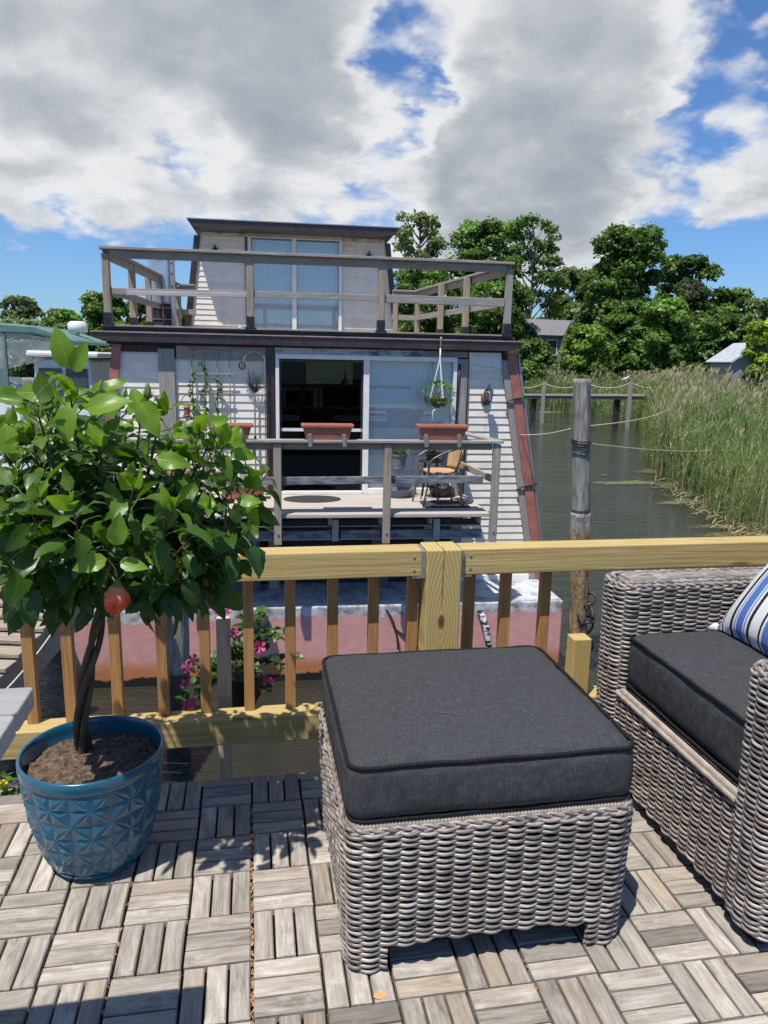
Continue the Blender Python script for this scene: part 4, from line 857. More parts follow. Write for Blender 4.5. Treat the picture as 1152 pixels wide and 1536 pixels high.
slant(lambda z: xrw(z)-.138, lambda z: xrw(z)-.045, -1.83, 1.30, -.03, .02, 'corner_board', 'grey_z'); slant(lambda z: xrw(z)-.044, lambda z: xrw(z)+.085, -1.83, 1.40, -.05, .03, 'corner_board', 'redtrim')
slant(lambda z: xlw(z)-.01, lambda z: xlw(z)+.10, -1.83, 1.40, -.04, -.0, 'corner_board', 'redtrim')
mb = MB(); mb.tube([(xrw(z)+.115, -.02, z) for z in np.linspace(-1.8, 1.40, 12)], .022, 8); mb.build('downpipe', 'galv', hbx, smooth=True)
for z in (.78, -.45): mb = MB(); mb.tube([(xrw(z)-.16, -.04, z-.06), (xrw(z)-.06, -.06, z), (xrw(z)+.09, -.07, z+.03), (xrw(z)+.14, -.04, z+.03)], .014, 6); mb.build('pipe_strap', 'iron', hbx)
mb = MB(); mb.box(2.958, xrw(-1.8)-.15, -.05, .0, -1.836, -1.765); mb.build('sill_board', 'white', hbx)
# lower sliding door
def door(x0, x1, z0, z1, xm, y, name, fw=.06, scr=None):
    d = MB(); d.box(x0, x1, y-.06, y+.06, z1-fw, z1); d.box(x0, x0+fw*.8, y-.06, y+.06, z0, z1-fw-.001); d.box(x1-fw*.8, x1, y-.06, y+.06, z0, z1-fw-.001); d.box(xm-.04, xm+.04, y-.04, y+.05, z0, z1-fw-.001); d.box(x0+fw*.8+.001, xm-.041, y-.06, y+.06, z0, z0+.04); d.box(xm+.041, x1-fw*.8-.001, y-.06, y+.06, z0, z0+.075)
    o = d.build(name, 'white', hbx, bevel=.003)
    for a, b, mtn, yy in ((x0+fw*.8+.001, xm-.041, scr or 'glass', y+.012), (xm+.041, x1-fw*.8-.001, 'glass', y+.022)):
        g = MB(); g.box(a, b, yy, yy+.006, z0+.04, z1-fw-.001); g.build('pane', mtn, o)
    return o
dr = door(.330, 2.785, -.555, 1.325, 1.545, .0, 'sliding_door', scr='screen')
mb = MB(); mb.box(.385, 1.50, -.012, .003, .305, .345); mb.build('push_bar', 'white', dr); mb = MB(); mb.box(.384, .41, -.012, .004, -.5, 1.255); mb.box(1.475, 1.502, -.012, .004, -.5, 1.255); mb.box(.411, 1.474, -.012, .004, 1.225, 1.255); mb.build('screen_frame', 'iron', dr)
def curtain(x0, x1, z0, z1, y, name, amp=.012, wl=.11):
    V = []; F = []; n = int((x1-x0)/.02)
    for i in range(n+1):
        x = x0+(x1-x0)*i/n; V += [(x, y+amp*math.sin(x/wl*2*PI)+.006*math.sin(x*31), z0), (x, y+amp*.8*math.sin(x/wl*2*PI+.3), z1)]
    for i in range(n): F.append((2*i, 2*i+2, 2*i+3, 2*i+1))
    mb = MB(); mb.add(V, F); return mb.build(name, 'curtain', hbx, smooth=True)
curtain(1.59, 2.76, -.5, 1.28, .075, 'door_curtain', .004, .3)
mb = MB(); mb.tube([(1.61, 4.2, 1.3), (1.61, 4.2, .98)], .006, 6); mb.lathe([(.012, .14), (.02, .10), (.09, -.07), (.085, -.075)], (1.61, 4.2, .87), 16); mb.build('pendant_lamp', 'iron', hbx)
mb = MB(); mb.tube([(2.82, -.05, 1.24), (2.80, -.06, .9), (2.79, -.05, .3), (2.80, -.05, -.2)], .014, 6); mb.build('cable', 'iron', hbx, smooth=True)
# eaves and upper deck edge
ev = MB(); ev.prism([(-1.95, 1.545), (-1.93, 1.50), (-1.82, 1.435), (3.53, 1.425), (3.64, 1.495), (3.655, 1.545)], -.15, -.03); ev.build('eave_gutter', 'brown', hbx)
mb = MB(); mb.box(-1.96, 3.665, -.165, -.145, 1.5455, 1.562); mb.build('gutter_lip', m_noise('faded gutter lip', (.26, .17, .15), (.38, .29, .27), 5, .6), hbx)
mb = MB(); mb.box(-1.84, 3.56, -.12, 8.5, 1.5625, 1.592); mb.build('deck_fascia', 'dark', hbx); mb = MB(); mb.box(-1.83, 3.55, -.10, 8.5, 1.5925, 1.618); mb.build('deck_fascia', m_noise('charcoal flashing', (.045, .043, .042), (.08, .078, .075), 6, .5), hbx)
mb = MB(); mb.box(-1.83, 3.50, -.145, 4.3, 1.6185, 1.638); mb.build('upper_deck', 'tan_x', hbx, bevel=.003)
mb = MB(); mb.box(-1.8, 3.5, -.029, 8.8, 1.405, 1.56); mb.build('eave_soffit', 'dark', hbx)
# upper railing
MT['pale_grey'] = m_wood('pale grey wood', (.50, .49, .47), (.32, .31, .30), 'x', 50, 2, .8, .3)
mb_ = lambda a, b, w, h, name, mtn, **kw: (lambda m: (m.beam(a, b, w, h, **kw), m.build(name, mtn, hbx, bevel=.004))[1])(MB())
def upost(x, y, tan=True, w=.088, zt=2.49):
    m = MB(); m.box(x-w/2, x+w/2, y-w/2, y+w/2, 1.78, zt); o = m.build('rail_post', 'tan_z' if tan else 'grey_z', hbx, bevel=.005)
    m = MB(); m.box(x-w/2-.008, x+w/2+.008, y-w/2-.008, y+w/2+.008, 1.639, 1.7795); m.box(x-w/2-.03, x+w/2+.03, y-w/2-.03, y+w/2+.03, 1.6385, 1.648); m.lathe([(.008, 0), (.008, .008)], (x, y-w/2-.018, 1.70), 8); m.build('post_base', 'iron', o)
for x, t in ((-1.74, 1), (.018, 1), (1.712, 1), (3.43, 0)): upost(x, -.115, t)
mb_((-1.80, -.125, 2.555), (3.47, -.125, 2.560), .15, .034, 'top_rail', 'grey_x'); mb_((-1.69, -.135, 2.487), (3.38, -.135, 2.492), .036, .098, 'top_rail', 'tan_x')
mb_((-1.69, -.115, 2.046), (.0, -.115, 2.062), .036, .075, 'mid_rail', 'grey_x'); mb_((-1.50, -.147, 2.028), (-.03, -.147, 2.044), .026, .055, 'mid_rail', 'pale_grey'); mb_((.065, -.115, 2.064), (1.665, -.115, 2.064), .036, .078, 'mid_rail', 'grey_x'); mb_((1.76, -.115, 2.062), (3.38, -.115, 2.058), .036, .105, 'mid_rail', 'grey_x')
for x, y in ((3.15, 1.1), (2.99, 2.16), (2.90, 3.8), (2.50, 3.86)): upost(x, y)
for x, y in ((-1.65, 1.05), (-1.62, 2.2), (-1.42, 4.1)): upost(x, y)
for (z, h, w) in ((2.520, .034, .14), (2.455, .09, .04), (2.05, .09, .04)):
    nm = 'top_rail' if z > 2.2 else 'mid_rail'
    mb_((3.39, -.10, z), (2.90, 3.76, z), w, h, nm, 'grey_y'); mb_((2.86, 3.86, z), (2.44, 3.86, z), w, h, nm, 'grey_x'); mb_((-1.71, -.10, z), (-1.44, 4.06, z), w, h, nm, 'grey_y'); mb_((-1.40, 4.12, z), (-1.12, 4.12, z), w, h, nm, 'grey_x')
# upper storey
U0 = 4.4; xlu = lambda z: -1.02-.135*(3.5-z); xru = lambda z: 2.34+.125*(3.5-z)
mb = MB(); mb.prism([(xlu(1.64)+.01, 1.64), (-.16, 1.64), (-.16, 3.52), (xlu(3.5)+.01, 3.52)], U0+.022, 9); mb.prism([(1.53, 1.64), (xru(1.64)-.01, 1.64), (xru(3.5)-.01, 3.52), (1.53, 3.52)], U0+.022, 9); mb.box(-.159, 1.529, U0+1.5, U0+1.6, 1.64, 3.52); mb.build('upper_body', 'siding', hbx)
siding(xlu, c_(-.235), 1.74, 3.46, U0+.02, .098, 'clapboard_wall', hbx); siding(c_(1.56), xru, 1.74, 3.46, U0+.02, .098, 'clapboard_wall', hbx)
for a_, b_ in ((xlu(1.7), -.235), (1.56, xru(1.7))): mb = MB(); mb.box(a_, b_, U0-.02, U0+.02, 1.641, 1.739); mb.build('base_flashing', 'dark', hbx)
for f0, f1 in ((lambda z: xlu(z)-.11, lambda z: xlu(z)-.001), (lambda z: xru(z)+.001, lambda z: xru(z)+.10)): slant(f0, f1, 1.64, 3.42, U0-.03, U0+.03, 'corner_board', 'brown')
mb = MB(); mb.box(-.234, -.19, U0-.03, U0+.02, 1.75, 3.5); mb.build('dark_trim', 'brown', hbx)
du = door(-.188, 1.55, 1.66, 3.50, .66, U0, 'upper_sliding_door', .075); curtain(-.11, .62, 1.72, 3.40, U0+.085, 'door_curtain'); curtain(.70, 1.48, 1.72, 3.40, U0+.085, 'door_curtain')
for x in (-.77, 2.05): # small upper lanterns
    m = MB(); m.box(x-.04, x+.04, U0-.03, U0+.004, 3.08, 3.22); m.lathe([(.03, 0), (.055, .10), (.06, .11), (.015, .15), (.012, .18), (.02, .19), (.004, .20)], (x, U0-.09, 3.06), 10); m.build('wall_lantern', 'iron', hbx)
rf = MB(); rf.prism([(-1.20, 3.615), (-1.15, 3.60), (-1.10, 3.485), (2.43, 3.48), (2.49, 3.58), (2.55, 3.61)], 3.9, 9.3); rf.build('upper_roof', 'brown', hbx)
mb = MB(); mb.box(-1.21, 2.56, 3.88, 9.3, 3.6155, 3.632); mb.build('roof_edge', 'galv', hbx); mb = MB(); mb.box(-.95, 2.28, U0-.06, U0-.025, 3.43, 3.479); mb.build('frieze_board', 'peel', hbx)
mb = MB(); mb.box(-.38, -.33, 4.25, 4.30, 1.639, 1.86); mb.build('vent_pipe', 'white', hbx)
# lower balcony
mb = MB(); mb.box(-1.75, 2.95, -1.36, -.045, -.585, -.558); mb.build('balcony_deck', 'plank', hbx, bevel=.003)
mb = MB(); mb.box(-1.75, 2.95, -1.385, -1.3605, -.605, -.562); mb.build('deck_edge', 'plank', hbx, bevel=.004)
for x in np.arange(-1.5, 3.0, .62): m = MB(); m.box(x-.02, x+.02, -1.33, -.05, -.70, -.5855); m.build('joist', 'grey_y', hbx)
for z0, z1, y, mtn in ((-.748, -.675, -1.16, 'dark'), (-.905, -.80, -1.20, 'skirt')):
    for a, b in ((-1.75, -.62), (-.61, .30), (.41, 1.0), (1.12, 1.60), (1.71, 2.28), (2.36, 2.90)): m = MB(); m.box(a, b, y-.02, y+.02, z0, z1); m.build('skirt_board', mtn, hbx)
    m = MB(); m.box(-1.75, 2.9, y-.019, y+.021, z0-.012, z0-.001); m.build('skirt_lip', 'galv', hbx)
for x in (-.66, 1.05, 2.32): m = MB(); m.box(x-.04, x+.04, -1.24, -1.15, -.93, -.66); m.build('rail_bracket', 'galv', hbx)
mb = MB(); mb.box(-2.0, 2.9, -.03, .015, -1.83, -.64); mb.build('dark_void_sheet', 'dark', hbx)  # near-black sheet, shade of the void under the balcony put into its colour
MT['tarp'] = m_noise('blue tarp', (.05, .085, .13), (.09, .14, .19), 3, .5)
for x0, x1, mtn in ((.22, .36, 'grey_z'), (1.62, 1.86, 'tarp'), (2.35, 2.5, 'grey_z'), (-.55, .1, 'tarp')): m = MB(); m.box(x0, x1, -.30, -.26, -1.83, -.64); m.build('under_deck_panel', mtn, hbx)
for x, t in ((-.95, 1), (.354, 1), (1.655, 1), (2.99, 0)):
    m = MB(); m.box(x-.045, x+.045, -1.455, -1.386, -.915, .30); o = m.build('balcony_post', 'tan_z' if t else 'grey_z', hbx, bevel=.005)
    m = MB(); m.lathe([(.012, 0), (.014, .005), (.011, .012)], (0, 0, 0), 8); q = m.build('bolt', 'galv', o); q.location = (x, -1.456, -.78); q.rotation_euler = (PI/2, 0, 0)
mb_((-1.7, -1.40, .322), (3.06, -1.40, .330), .15, .032, 'balcony_rail', 'grey_x'); mb_((-1.7, -1.365, .262), (2.944, -1.365, .268), .036, .085, 'balcony_rail', 'tan_x'); mb_((-1.7, -1.362, -.17), (2.85, -1.362, -.135), .036, .09, 'balcony_rail', 'skirt')
mb_((3.0, -1.32, .330), (2.72, -.06, .345), .13, .03, 'balcony_rail', 'grey_y'); mb_((2.98, -1.32, -.14), (2.70, -.06, -.06), .035, .085, 'balcony_rail', 'tan_y')
m = MB(); m.box(2.74, 2.83, -.22, -.13, -.556, .315); m.build('balcony_post', 'tan_z', hbx, bevel=.004)
# lantern on the right wall
wl = MB(); wl.lathe([(.065, 0), (.07, .01), (.06, .03)], (0, 0, 0), 18, sy=1.4); L = wl.build('wall_lantern', m_noise('mottled brass plate', (.05, .035, .025), (.20, .11, .06), 12, .5), hbx, smooth=True); L.location = (3.215, .004, .775); L.rotation_euler = (PI/2, 0, 0)
m = MB(); m.lathe([(.004, .235), (.012, .225), (.006, .21), (.02, .195), (.024, .185), (.062, .15), (.066, .142), (.05, .14)], (0, 0, 0), 6); m.lathe([(.045, .0), (.05, .012), (.02, -.02), (.006, -.05)], (0, 0, 0), 6)
for q in range(6): a = q*PI/3; m.tube([(.047*math.cos(a), .047*math.sin(a), .01), (.062*math.cos(a), .062*math.sin(a), .142)], .004, 4)
m.tube([(.0, .02, -.02), (0, .08, -.05), (0, .11, .05)], .01, 6); q = m.build('lantern_cage', 'iron', L); q.parent = hbx; q.name = 'lantern_cage'; q.location = (3.215, -.15, .745)
m = MB(); m.lathe([(.043, .012), (.058, .138)], (0, 0, 0), 6); g = m.build('lantern_glass', 'glass', hbx); g.location = (3.215, -.15, .745)
# cables, hose and pipe on the hull
m = MB(); m.tube(bez(np.array([1.60, -.9, -1.83]), np.array([1.86, -1.15, -1.9]), np.array([1.90, -1.05, -2.45]), 16), .013, 6); m.build('cable', 'iron', hbx, smooth=True)
m = MB(); m.tube(bez(np.array([1.66, -.9, -1.83]), np.array([1.82, -1.1, -2.4]), np.array([2.50, -1.06, -2.34]), 16), .013, 6); m.build('cable', 'iron', hbx, smooth=True)
k = N('banded hose'); sp = k.n('SeparateXYZ'); k.l(k.n('TexCoord').outputs['Object'], sp.inputs[0]); nn = k.noise(k.coord((9, 9, 26), False), 1, 3, .6); MT['hose'] = k.done(k.bsdf(k.ramp(nn, [(.47, (.02, .02, .022)), (.53, (.62, .62, .62))]), .6, .3))
m = MB(); pts = [(2.98, -.98, -1.97), (3.01, -1.06, -2.0), (3.06, -1.11, -2.15), (3.11, -1.11, -2.4), (3.14, -1.10, -2.8), (3.15, -1.08, -3.0)]; PP = np.array([np.array(pts)[:, i] for i in range(3)]); t = np.linspace(0, 5, 60); R = np.stack([np.interp(t, range(6), PP[i]) for i in range(3)], 1); m.tube(R, .042+.004*np.sin(t*40), 10); m.build('drain_hose', 'hose', hbx, smooth=True)
m = MB(); m.tube([(2.12, -.35, -1.2), (2.2, -.38, -1.55), (2.34, -.4, -1.78), (2.5, -.42, -1.82)], .022, 8); m.build('white_pipe', 'white', hbx, smooth=True)
m = MB(); a = np.linspace(0, 2*PI, 25)[:-1]; m.tube([(-.86+.05*math.cos(q), -1.045, -2.2+.05*math.sin(q)) for q in a], .009, 6, closed=True); m.build('mooring_ring', 'galv', hbx, smooth=True)
m = MB(); m.box(-.06, .02, -1.08, -1.03, -2.15, -1.86); m.build('cleat', 'grey_z', hbx, bevel=.01)
m = MB(); m.box(4.16, 4.36, .3, .7, -1.84, -1.7); m.build('side_step', 'white', hbx, bevel=.01)
m = MB(); m.lathe([(.1, -.16), (.135, -.08), (.135, .08), (.1, .16)], (0, 0, 0), 14); q = m.build('tyre_fender', 'rubber', hbx, smooth=True); q.location = (.06, -1.12, -2.02); q.rotation_euler = (0, PI/2, 0)

# ================================================================== THINGS ON THE HOUSEBOAT
def planter(lbl, x, y, z, w=.60, grp='terracotta window boxes on the houseboat balcony', rail=True):
    t = thing('window_box', lbl, 'window box', HW(x, y, z), HR, grp)
    a, b = w/2, w/2-.055; V = []
    def ring(hx, hy, z): return [(-hx, -hy, z), (hx, -hy, z), (hx, hy, z), (-hx, hy, z)]
    R = [ring(b, .06, 0), ring(a-.012, .085, .150), ring(a+.004, .10, .152), ring(a+.006, .10, .186), ring(a-.012, .085, .186), ring(a-.018, .08, .150)]
    V = [p for r in R for p in r]; F = [(3, 2, 1, 0)]+[(i*4+j, i*4+(j+1) % 4, (i+1)*4+(j+1) % 4, (i+1)*4+j) for i in range(5) for j in range(4)]
    m = MB(); m.add(V, F, seed=.4); m.build('tub', 'terra', t, bevel=.004)
    m = MB(); n = 16; V = []
    for i in range(n+1):
        for j in (0, 1, 2): V.append((-a+.02+(2*a-.04)*i/n, -.078+.078*j, .165+.012*nz((i*.9, j*1.3, x), 1)))
    m.add(V, [(i*3+j, (i+1)*3+j, (i+1)*3+j+1, i*3+j+1) for i in range(n) for j in (0, 1)]); m.build('soil', 'soil', t)
    if rail:
        for xx in (-a+.10, a-.10): m = MB(); m.beam((xx, -.085, -.07), (xx-.012, -.10, .075), .045, .022, up=(0, 1, 0)); m.build('bracket', 'grey_z', t)
    return t
planter('empty terracotta window box on the balcony rail before the dark screen door', .936, -1.385, .339)
planter('terracotta window box on the balcony rail in front of the rattan chair', 2.31, -1.385, .342)
planter('terracotta window box on the balcony rail half hidden by hibiscus leaves', -.18, -1.385, .336, .5)
planter('terracotta window box standing on the balcony planks left of the oval mat', -.10, -.32, -.556, .60, rail=False)
planter('short terracotta window box on the balcony planks behind the hibiscus crown', -.85, -.5, -.35, .5, rail=False)
pc = thing('plant_shelf', 'low timber shelf on the balcony behind the hibiscus crown', 'shelf', HW(-.85, -.5, -.556), HR)
m = MB(); m.box(-.3, .3, -.12, .12, .17, .20); m.build('board', 'tan_x', pc)
for xx in (-.26, .26): m = MB(); m.box(xx-.02, xx+.02, -.1, .1, 0, .1695); m.build('leg', 'tan_z', pc)
# mats
mt = MB(); mt.lathe([(.375, 0), (.38, .006), (.37, .014), (.0, .015)], (0, 0, 0), 48, sy=.62); o = mt.build('door_mat', 'rubber', smooth=False); o.location = HW(.80, -.42, -.557); o.rotation_euler[2] = HR; tag(o, 'dark oval door mat on the balcony in front of the screen door', 'mat')
m = MB(); q, _ = rrect(-.30, .30, -.22, .22, .05, .03); m.extrude([tuple(p) for p in q], 0, .012); o = m.build('floor_mat', 'rubber', bevel=.003); o.location = HW(2.5, -.84, -.557); o.rotation_euler[2] = HR; tag(o, 'dark rectangular mat on the balcony under the rattan chair', 'mat')
# rattan cafe chair, facing left
ch = thing('cafe_chair', 'tan rattan cafe chair with curved bronze arms on the houseboat balcony', 'chair', HW(2.42, -.82, -.545), HR+math.radians(8))
m = MB(); n = 14; V = []
for i in range(n+1):
    for j in range(n+1):
        a, b = 2*i/n-1, 2*j/n-1; V.append((.20*a*math.sqrt(1-b*b/2.6), .21*b*math.sqrt(1-a*a/2.6), .445-.02*(1-a*a)*(1-b*b)))
F = [(i*(n+1)+j, (i+1)*(n+1)+j, (i+1)*(n+1)+j+1, i*(n+1)+j+1) for i in range(n) for j in range(n)]
V2 = V+[(x, y, z-.022) for x, y, z in V]; N_ = (n+1)**2; F2 = F+[tuple(a+N_ for a in reversed(f)) for f in F]
edge = [(i, 0) for i in range(n)]+[(n, j) for j in range(n)]+[(n-i, n) for i in range(n)]+[(0, n-j) for j in range(n)]; ids = [i*(n+1)+j for i, j in edge]
F2 += [(ids[q], ids[q]+N_, ids[(q+1) % len(ids)]+N_, ids[(q+1) % len(ids)]) for q in range(len(ids))]
m.add(V2, F2); m.build('seat', 'straw', ch, smooth=True)
m = MB(); V = []; nb = 14
for i in range(nb+1):
    a = -1.15+2.3*i/nb
    for j in range(9):
        u = j/8; z = .45+.35*u*(1-.10*(a/1.15)**2)-.03*abs(a)*u; x = .13+.10*math.cos(a)*1.0+.05*u; y = .235*math.sin(a)*(.86+.14*u); V.append((x, y, z))
F = [(i*9+j, (i+1)*9+j, (i+1)*9+j+1, i*9+j+1) for i in range(nb) for j in range(8)]; m.add(V, F); o = m.build('backrest', 'straw', ch, smooth=True); sm = o.modifiers.new('thick', 'SOLIDIFY'); sm.thickness = .014
m = MB(); a = np.linspace(-1, 1, 31); hoop = [(-.20, .25*q0, .53) for q0 in ()]
pts = []
for q in np.linspace(0, 1, 41):
    th = -PI*.5-.62+q*(PI+1.24); pts.append((.06+.245*math.cos(th) if abs(math.cos(th)) > 0 else .06, .255*math.sin(th), .66+.125*(math.cos(th)*.5+.5)))
pts = [(-.22, -.20, .44), (-.225, -.235, .55), (-.19, -.25, .62)]+pts[4:-4]+[(-.19, .25, .62), (-.225, .235, .55), (-.22, .20, .44)]
def smoothp(p, n=60, it=2):
    P = np.array(p, float)
    for _ in range(it): Q = [P[0]]; [Q.extend([.75*P[i]+.25*P[i+1], .25*P[i]+.75*P[i+1]]) for i in range(len(P)-1)]; Q.append(P[-1]); P = np.array(Q)
    return P
m.tube(smoothp(pts), .014, 8); m.build('arm_hoop', 'bronze', ch, smooth=True)
for s_ in (-1, 1):
    m = MB(); m.tube(smoothp([(-.19, .19*s_, .44), (-.24, .21*s_, .22), (-.28, .22*s_, 0)]), .013, 8); m.build('leg', 'bronze', ch, smooth=True)
    m = MB(); m.tube(smoothp([(.14, .19*s_, .44), (.20, .20*s_, .22), (.27, .21*s_, 0)]), .013, 8); m.build('leg', 'bronze', ch, smooth=True)
    m = MB(); m.tube([(.14, .19*s_, .44), (.20, .22*s_, .60), (.235, .22*s_, .74)], .012, 8); m.build('back_upright', 'bronze', ch, smooth=True)
# small black table
st_ = thing('round_table', 'small round black iron table behind the rattan chair on the balcony', 'table', HW(2.40, -.36, -.557), HR)
m = MB(); m.lathe([(.16, .50), (.165, .51), (.16, .52), (0, .522)], n=24); m.build('table_top', 'iron', st_)
for q in range(4): a = q*PI/2+.5; m = MB(); m.tube(smoothp([(.11*math.cos(a), .11*math.sin(a), .50), (.12*math.cos(a), .12*math.sin(a), .25), (.16*math.cos(a), .16*math.sin(a), 0)]), .009, 6); m.build('leg', 'iron', st_, smooth=True)
# plant stand and pots
ps = thing('plant_stand', 'low wire plant stand carrying the grey flower pot beside the door', 'stand', HW(2.02, -.22, -.557), HR)
m = MB(); m.box(-.16, .17, -.12, .12, .37, .385); m.build('glass_shelf', 'glass', ps)
for a in (-.14, .15):
    for b in (-.1, .1): m = MB(); m.tube([(a, b, 0), (a, b, .3695)], .007, 6); m.build('leg', 'galv', ps); 
def flowerpot(name, lbl, loc, r, h, mat_, flowers, n, H, cat='flower pot', grp=None):
    t = thing(name, lbl, cat, loc, HR, grp)
    m = MB(); m.lathe([(r*.72, 0), (r*.95, h*.88), (r*1.04, h*.88), (r*1.05, h), (r*.95, h), (r*.92, h*.85), (0, h*.84)], n=24); m.build('pot', mat_, t, smooth=False)
    ls = LeafSet(); fl = MB()
    for _ in range(n):
        p = np.array([rnd.gauss(0, r*.6), rnd.gauss(0, r*.6), h+abs(rnd.gauss(0, H*.5))]); ls.leaf(p, (rnd.gauss(0, 1), rnd.gauss(0, 1), rnd.uniform(0, 1)), (0, 0, 1), .055, .018, .5, rnd.uniform(.1, .8), .2, 4, False)
    for _ in range(n//4): p = np.array([rnd.gauss(0, r*.7), rnd.gauss(0, r*.7), h+H*rnd.uniform(.6, 1.1)]); trumpet(fl, p, (rnd.gauss(0, .4), -.8, .6), .02)
    ls.mb.build('foliage', MT['hleaf'], t, smooth=True, pattr={'lu': ls.lu, 'lv': ls.lv}); fl.build('blossoms', flowers, t); return t
MT['grey_plastic'] = m_noise('grey plastic', (.13, .14, .16), (.17, .18, .20), 5, .5)
flowerpot('flower_pot', 'grey pot of yellow flowers on the wire stand by the sliding door', HW(1.98, -.22, -.17), .115, .20, 'grey_plastic', 'yellow', 90, .12)
flowerpot('flower_pot', 'dark low pot of pink flowers on the small black round table', HW(2.42, -.36, -.034), .10, .10, 'iron', 'pink', 60, .12)
m = MB(); m.lathe([(.12, 0), (.17, .10), (.175, .11), (.16, .11), (.11, .02)], n=20, sx=1.2); o = m.build('planter_bowl', 'grey_plastic', smooth=False); o.location = HW(1.98, -.05-.2, -.556); tag(o, 'shallow empty grey bowl under the wire plant stand', 'bowl')
m = MB(); m.lathe([(.12, 0), (.18, .12), (.185, .13), (.17, .13), (.11, .02)], n=20); o = m.build('planter_bowl', 'iron', smooth=False); o.location = HW(2.58, -.22, -.556); tag(o, 'black bowl on the planks under the small round table', 'bowl')
# hanging planter on the eave
hp = thing('hanging_planter', 'hanging planter of small white flowers on white straps under the eave', 'hanging planter', HW(2.50, -.24, .72), HR)
m = MB(); m.lathe([(.05, -.06), (.09, -.03), (.115, .05), (.118, .07), (.10, .07), (.09, .05)], n=20); m.build('bowl', 'soil', hp, smooth=True)
for i in range(3): a = i*2*PI/3+.9; m = MB(); m.tube([(0, 0, .72), (0, 0, .58), (.11*math.cos(a), .11*math.sin(a), .08), (.07*math.cos(a), .07*math.sin(a), -.05), (0, 0, -.075)], .010, 6); m.build('strap', 'white', hp, smooth=True)
m = MB(); m.tube([(0, 0, .715), (0, 0, .84), (.0, -.02, .86)], .009, 6); m.build('hook', 'white', hp, smooth=True)
ls = LeafSet(); fl = MB()
for _ in range(260):
    v = rng.normal(size=3); v /= np.linalg.norm(v); p = np.array([v[0]*.19, v[1]*.16, .13+v[2]*.14])*(1, 1, 1); ls.leaf(p, v+np.array([0, 0, .2]), (0, 0, 1), .05, .015, .5, rnd.uniform(.2, 1), .2, 4, False)
    if rnd.random() < .10: trumpet(fl, p*1.08, (v[0], -1, v[2]), .016)
ls.mb.build('foliage', MT['hleaf'], hp, smooth=True, pattr={'lu': ls.lu, 'lv': ls.lv}); fl.build('blossoms', 'white', hp)
m = MB(); m.tube([(0, 0, -.13), (0, 0, .04), (.01, 0, .07), (.03, 0, .075), (.035, 0, .06)], .007, 6); o = m.build('watering_spike', 'white', smooth=True); o.location = HW(2.19, -1.385, .63); tag(o, 'white hooked rod stuck in the right window box', 'rod')
# trellis with vines
tl = thing('garden_trellis', 'grey wire trellis with climbing vines against the clapboard wall', 'trellis', HW(-.5, -.05, -.55), HR)
for i, x in enumerate((-.245, -.085, .075, .235)): m = MB(); m.tube([(x, 0, .3), (x, 0, 1.93)], .009, 6); m.build('bar', 'grey_z', tl)
for z, a, b in ((1.60, -.26, .30), (1.36, -.08, .26)): m = MB(); m.tube([(a, -.014, z), (b, -.014, z)], .008, 6); m.build('crossbar', 'grey_x', tl)
for x, zt in ((-.245, 1.62), (-.085, 1.75), (.075, 1.55)):
    ls = LeafSet(); zz_ = .9
    for z in np.arange(.85, zt, .012):
        p = np.array([x+.03*math.sin(z*14+x*9)+rnd.gauss(0, .008), -.02, z]); ls.leaf(p, (rnd.gauss(0, 1), -.6, rnd.gauss(.2, .6)), (0, -1, .5), .045, .014, .4, rnd.uniform(0, .6), .2, 4, False)
    ls.mb.build('vine', MT['hleaf'], tl, smooth=True, pattr={'lu': ls.lu, 'lv': ls.lv})
# shepherd hook
hk = thing('garden_hook', 'arched silver plant hook with a small wire ball by the screen door', 'plant hook', HW(.06, -.10, -.556), HR)
a = np.linspace(0, PI, 20); m = MB(); m.tube([(.135, 0, 0)]+[(.135*math.cos(q), 0, 1.78+.125*math.sin(q)) for q in a]+[(-.135, 0, 1.72)], .011, 6); m.build('hook_pole', 'galv', hk, smooth=True)
m = MB()
for q in range(4): aa = q*PI/4; m.tube([(-.16+.045*math.cos(t)*math.cos(aa), .045*math.cos(t)*math.sin(aa), 1.72+.05*math.sin(t)) for t in np.linspace(0, 2*PI, 17)[:-1]], .004, 4, closed=True)
m.build('wire_ball', 'iron', hk, smooth=True)
bm = thing('twig_broom', 'twig broom with grey pole standing upright against the clapboard', 'broom', HW(.055, -.06, -.556), HR)
m = MB(); m.tube([(.0, 0, 0), (0, 0, 1.42)], .012, 6); m.build('handle', 'galv', bm); m = MB(); m.tube([(.0, 0, .62), (0, 0, .80)], .017, 8); m.build('grip', 'iron', bm)
m = MB()
for _ in range(46): b = np.array([rnd.gauss(0, .07), rnd.gauss(0, .02)-.01, 1.42+rnd.uniform(.12, .30)]); m.tube([(0, 0, 1.36), b*np.array([.7, 1, 0])+np.array([0, 0, 1.46]), b], [.004, .003, .001], 4)
m.build('twigs', 'bark', bm)
# lantern-like watering can near the corner post
wc = thing('garden_lantern', 'rusty red lantern hanging in front of the grey corner post', 'lantern', HW(-.80, -.25, .50), HR)
m = MB(); m.lathe([(.05, 0), (.055, .02), (.04, .03), (.04, .12), (.055, .125), (.03, .16), (.01, .18)], n=12); m.build('lantern_body', m_noise('rusty red enamel', (.16, .05, .03), (.30, .13, .09), 20, .6), wc); m = MB(); a = np.linspace(0, PI, 14); m.tube([(.07*math.cos(q), 0, .15+.13*math.sin(q)) for q in a], .005, 5); m.build('handle', 'iron', wc, smooth=True)
m = MB(); m.lathe([(.02, -.9), (.02, 0)], n=8); m.build('pole', 'galv', wc)
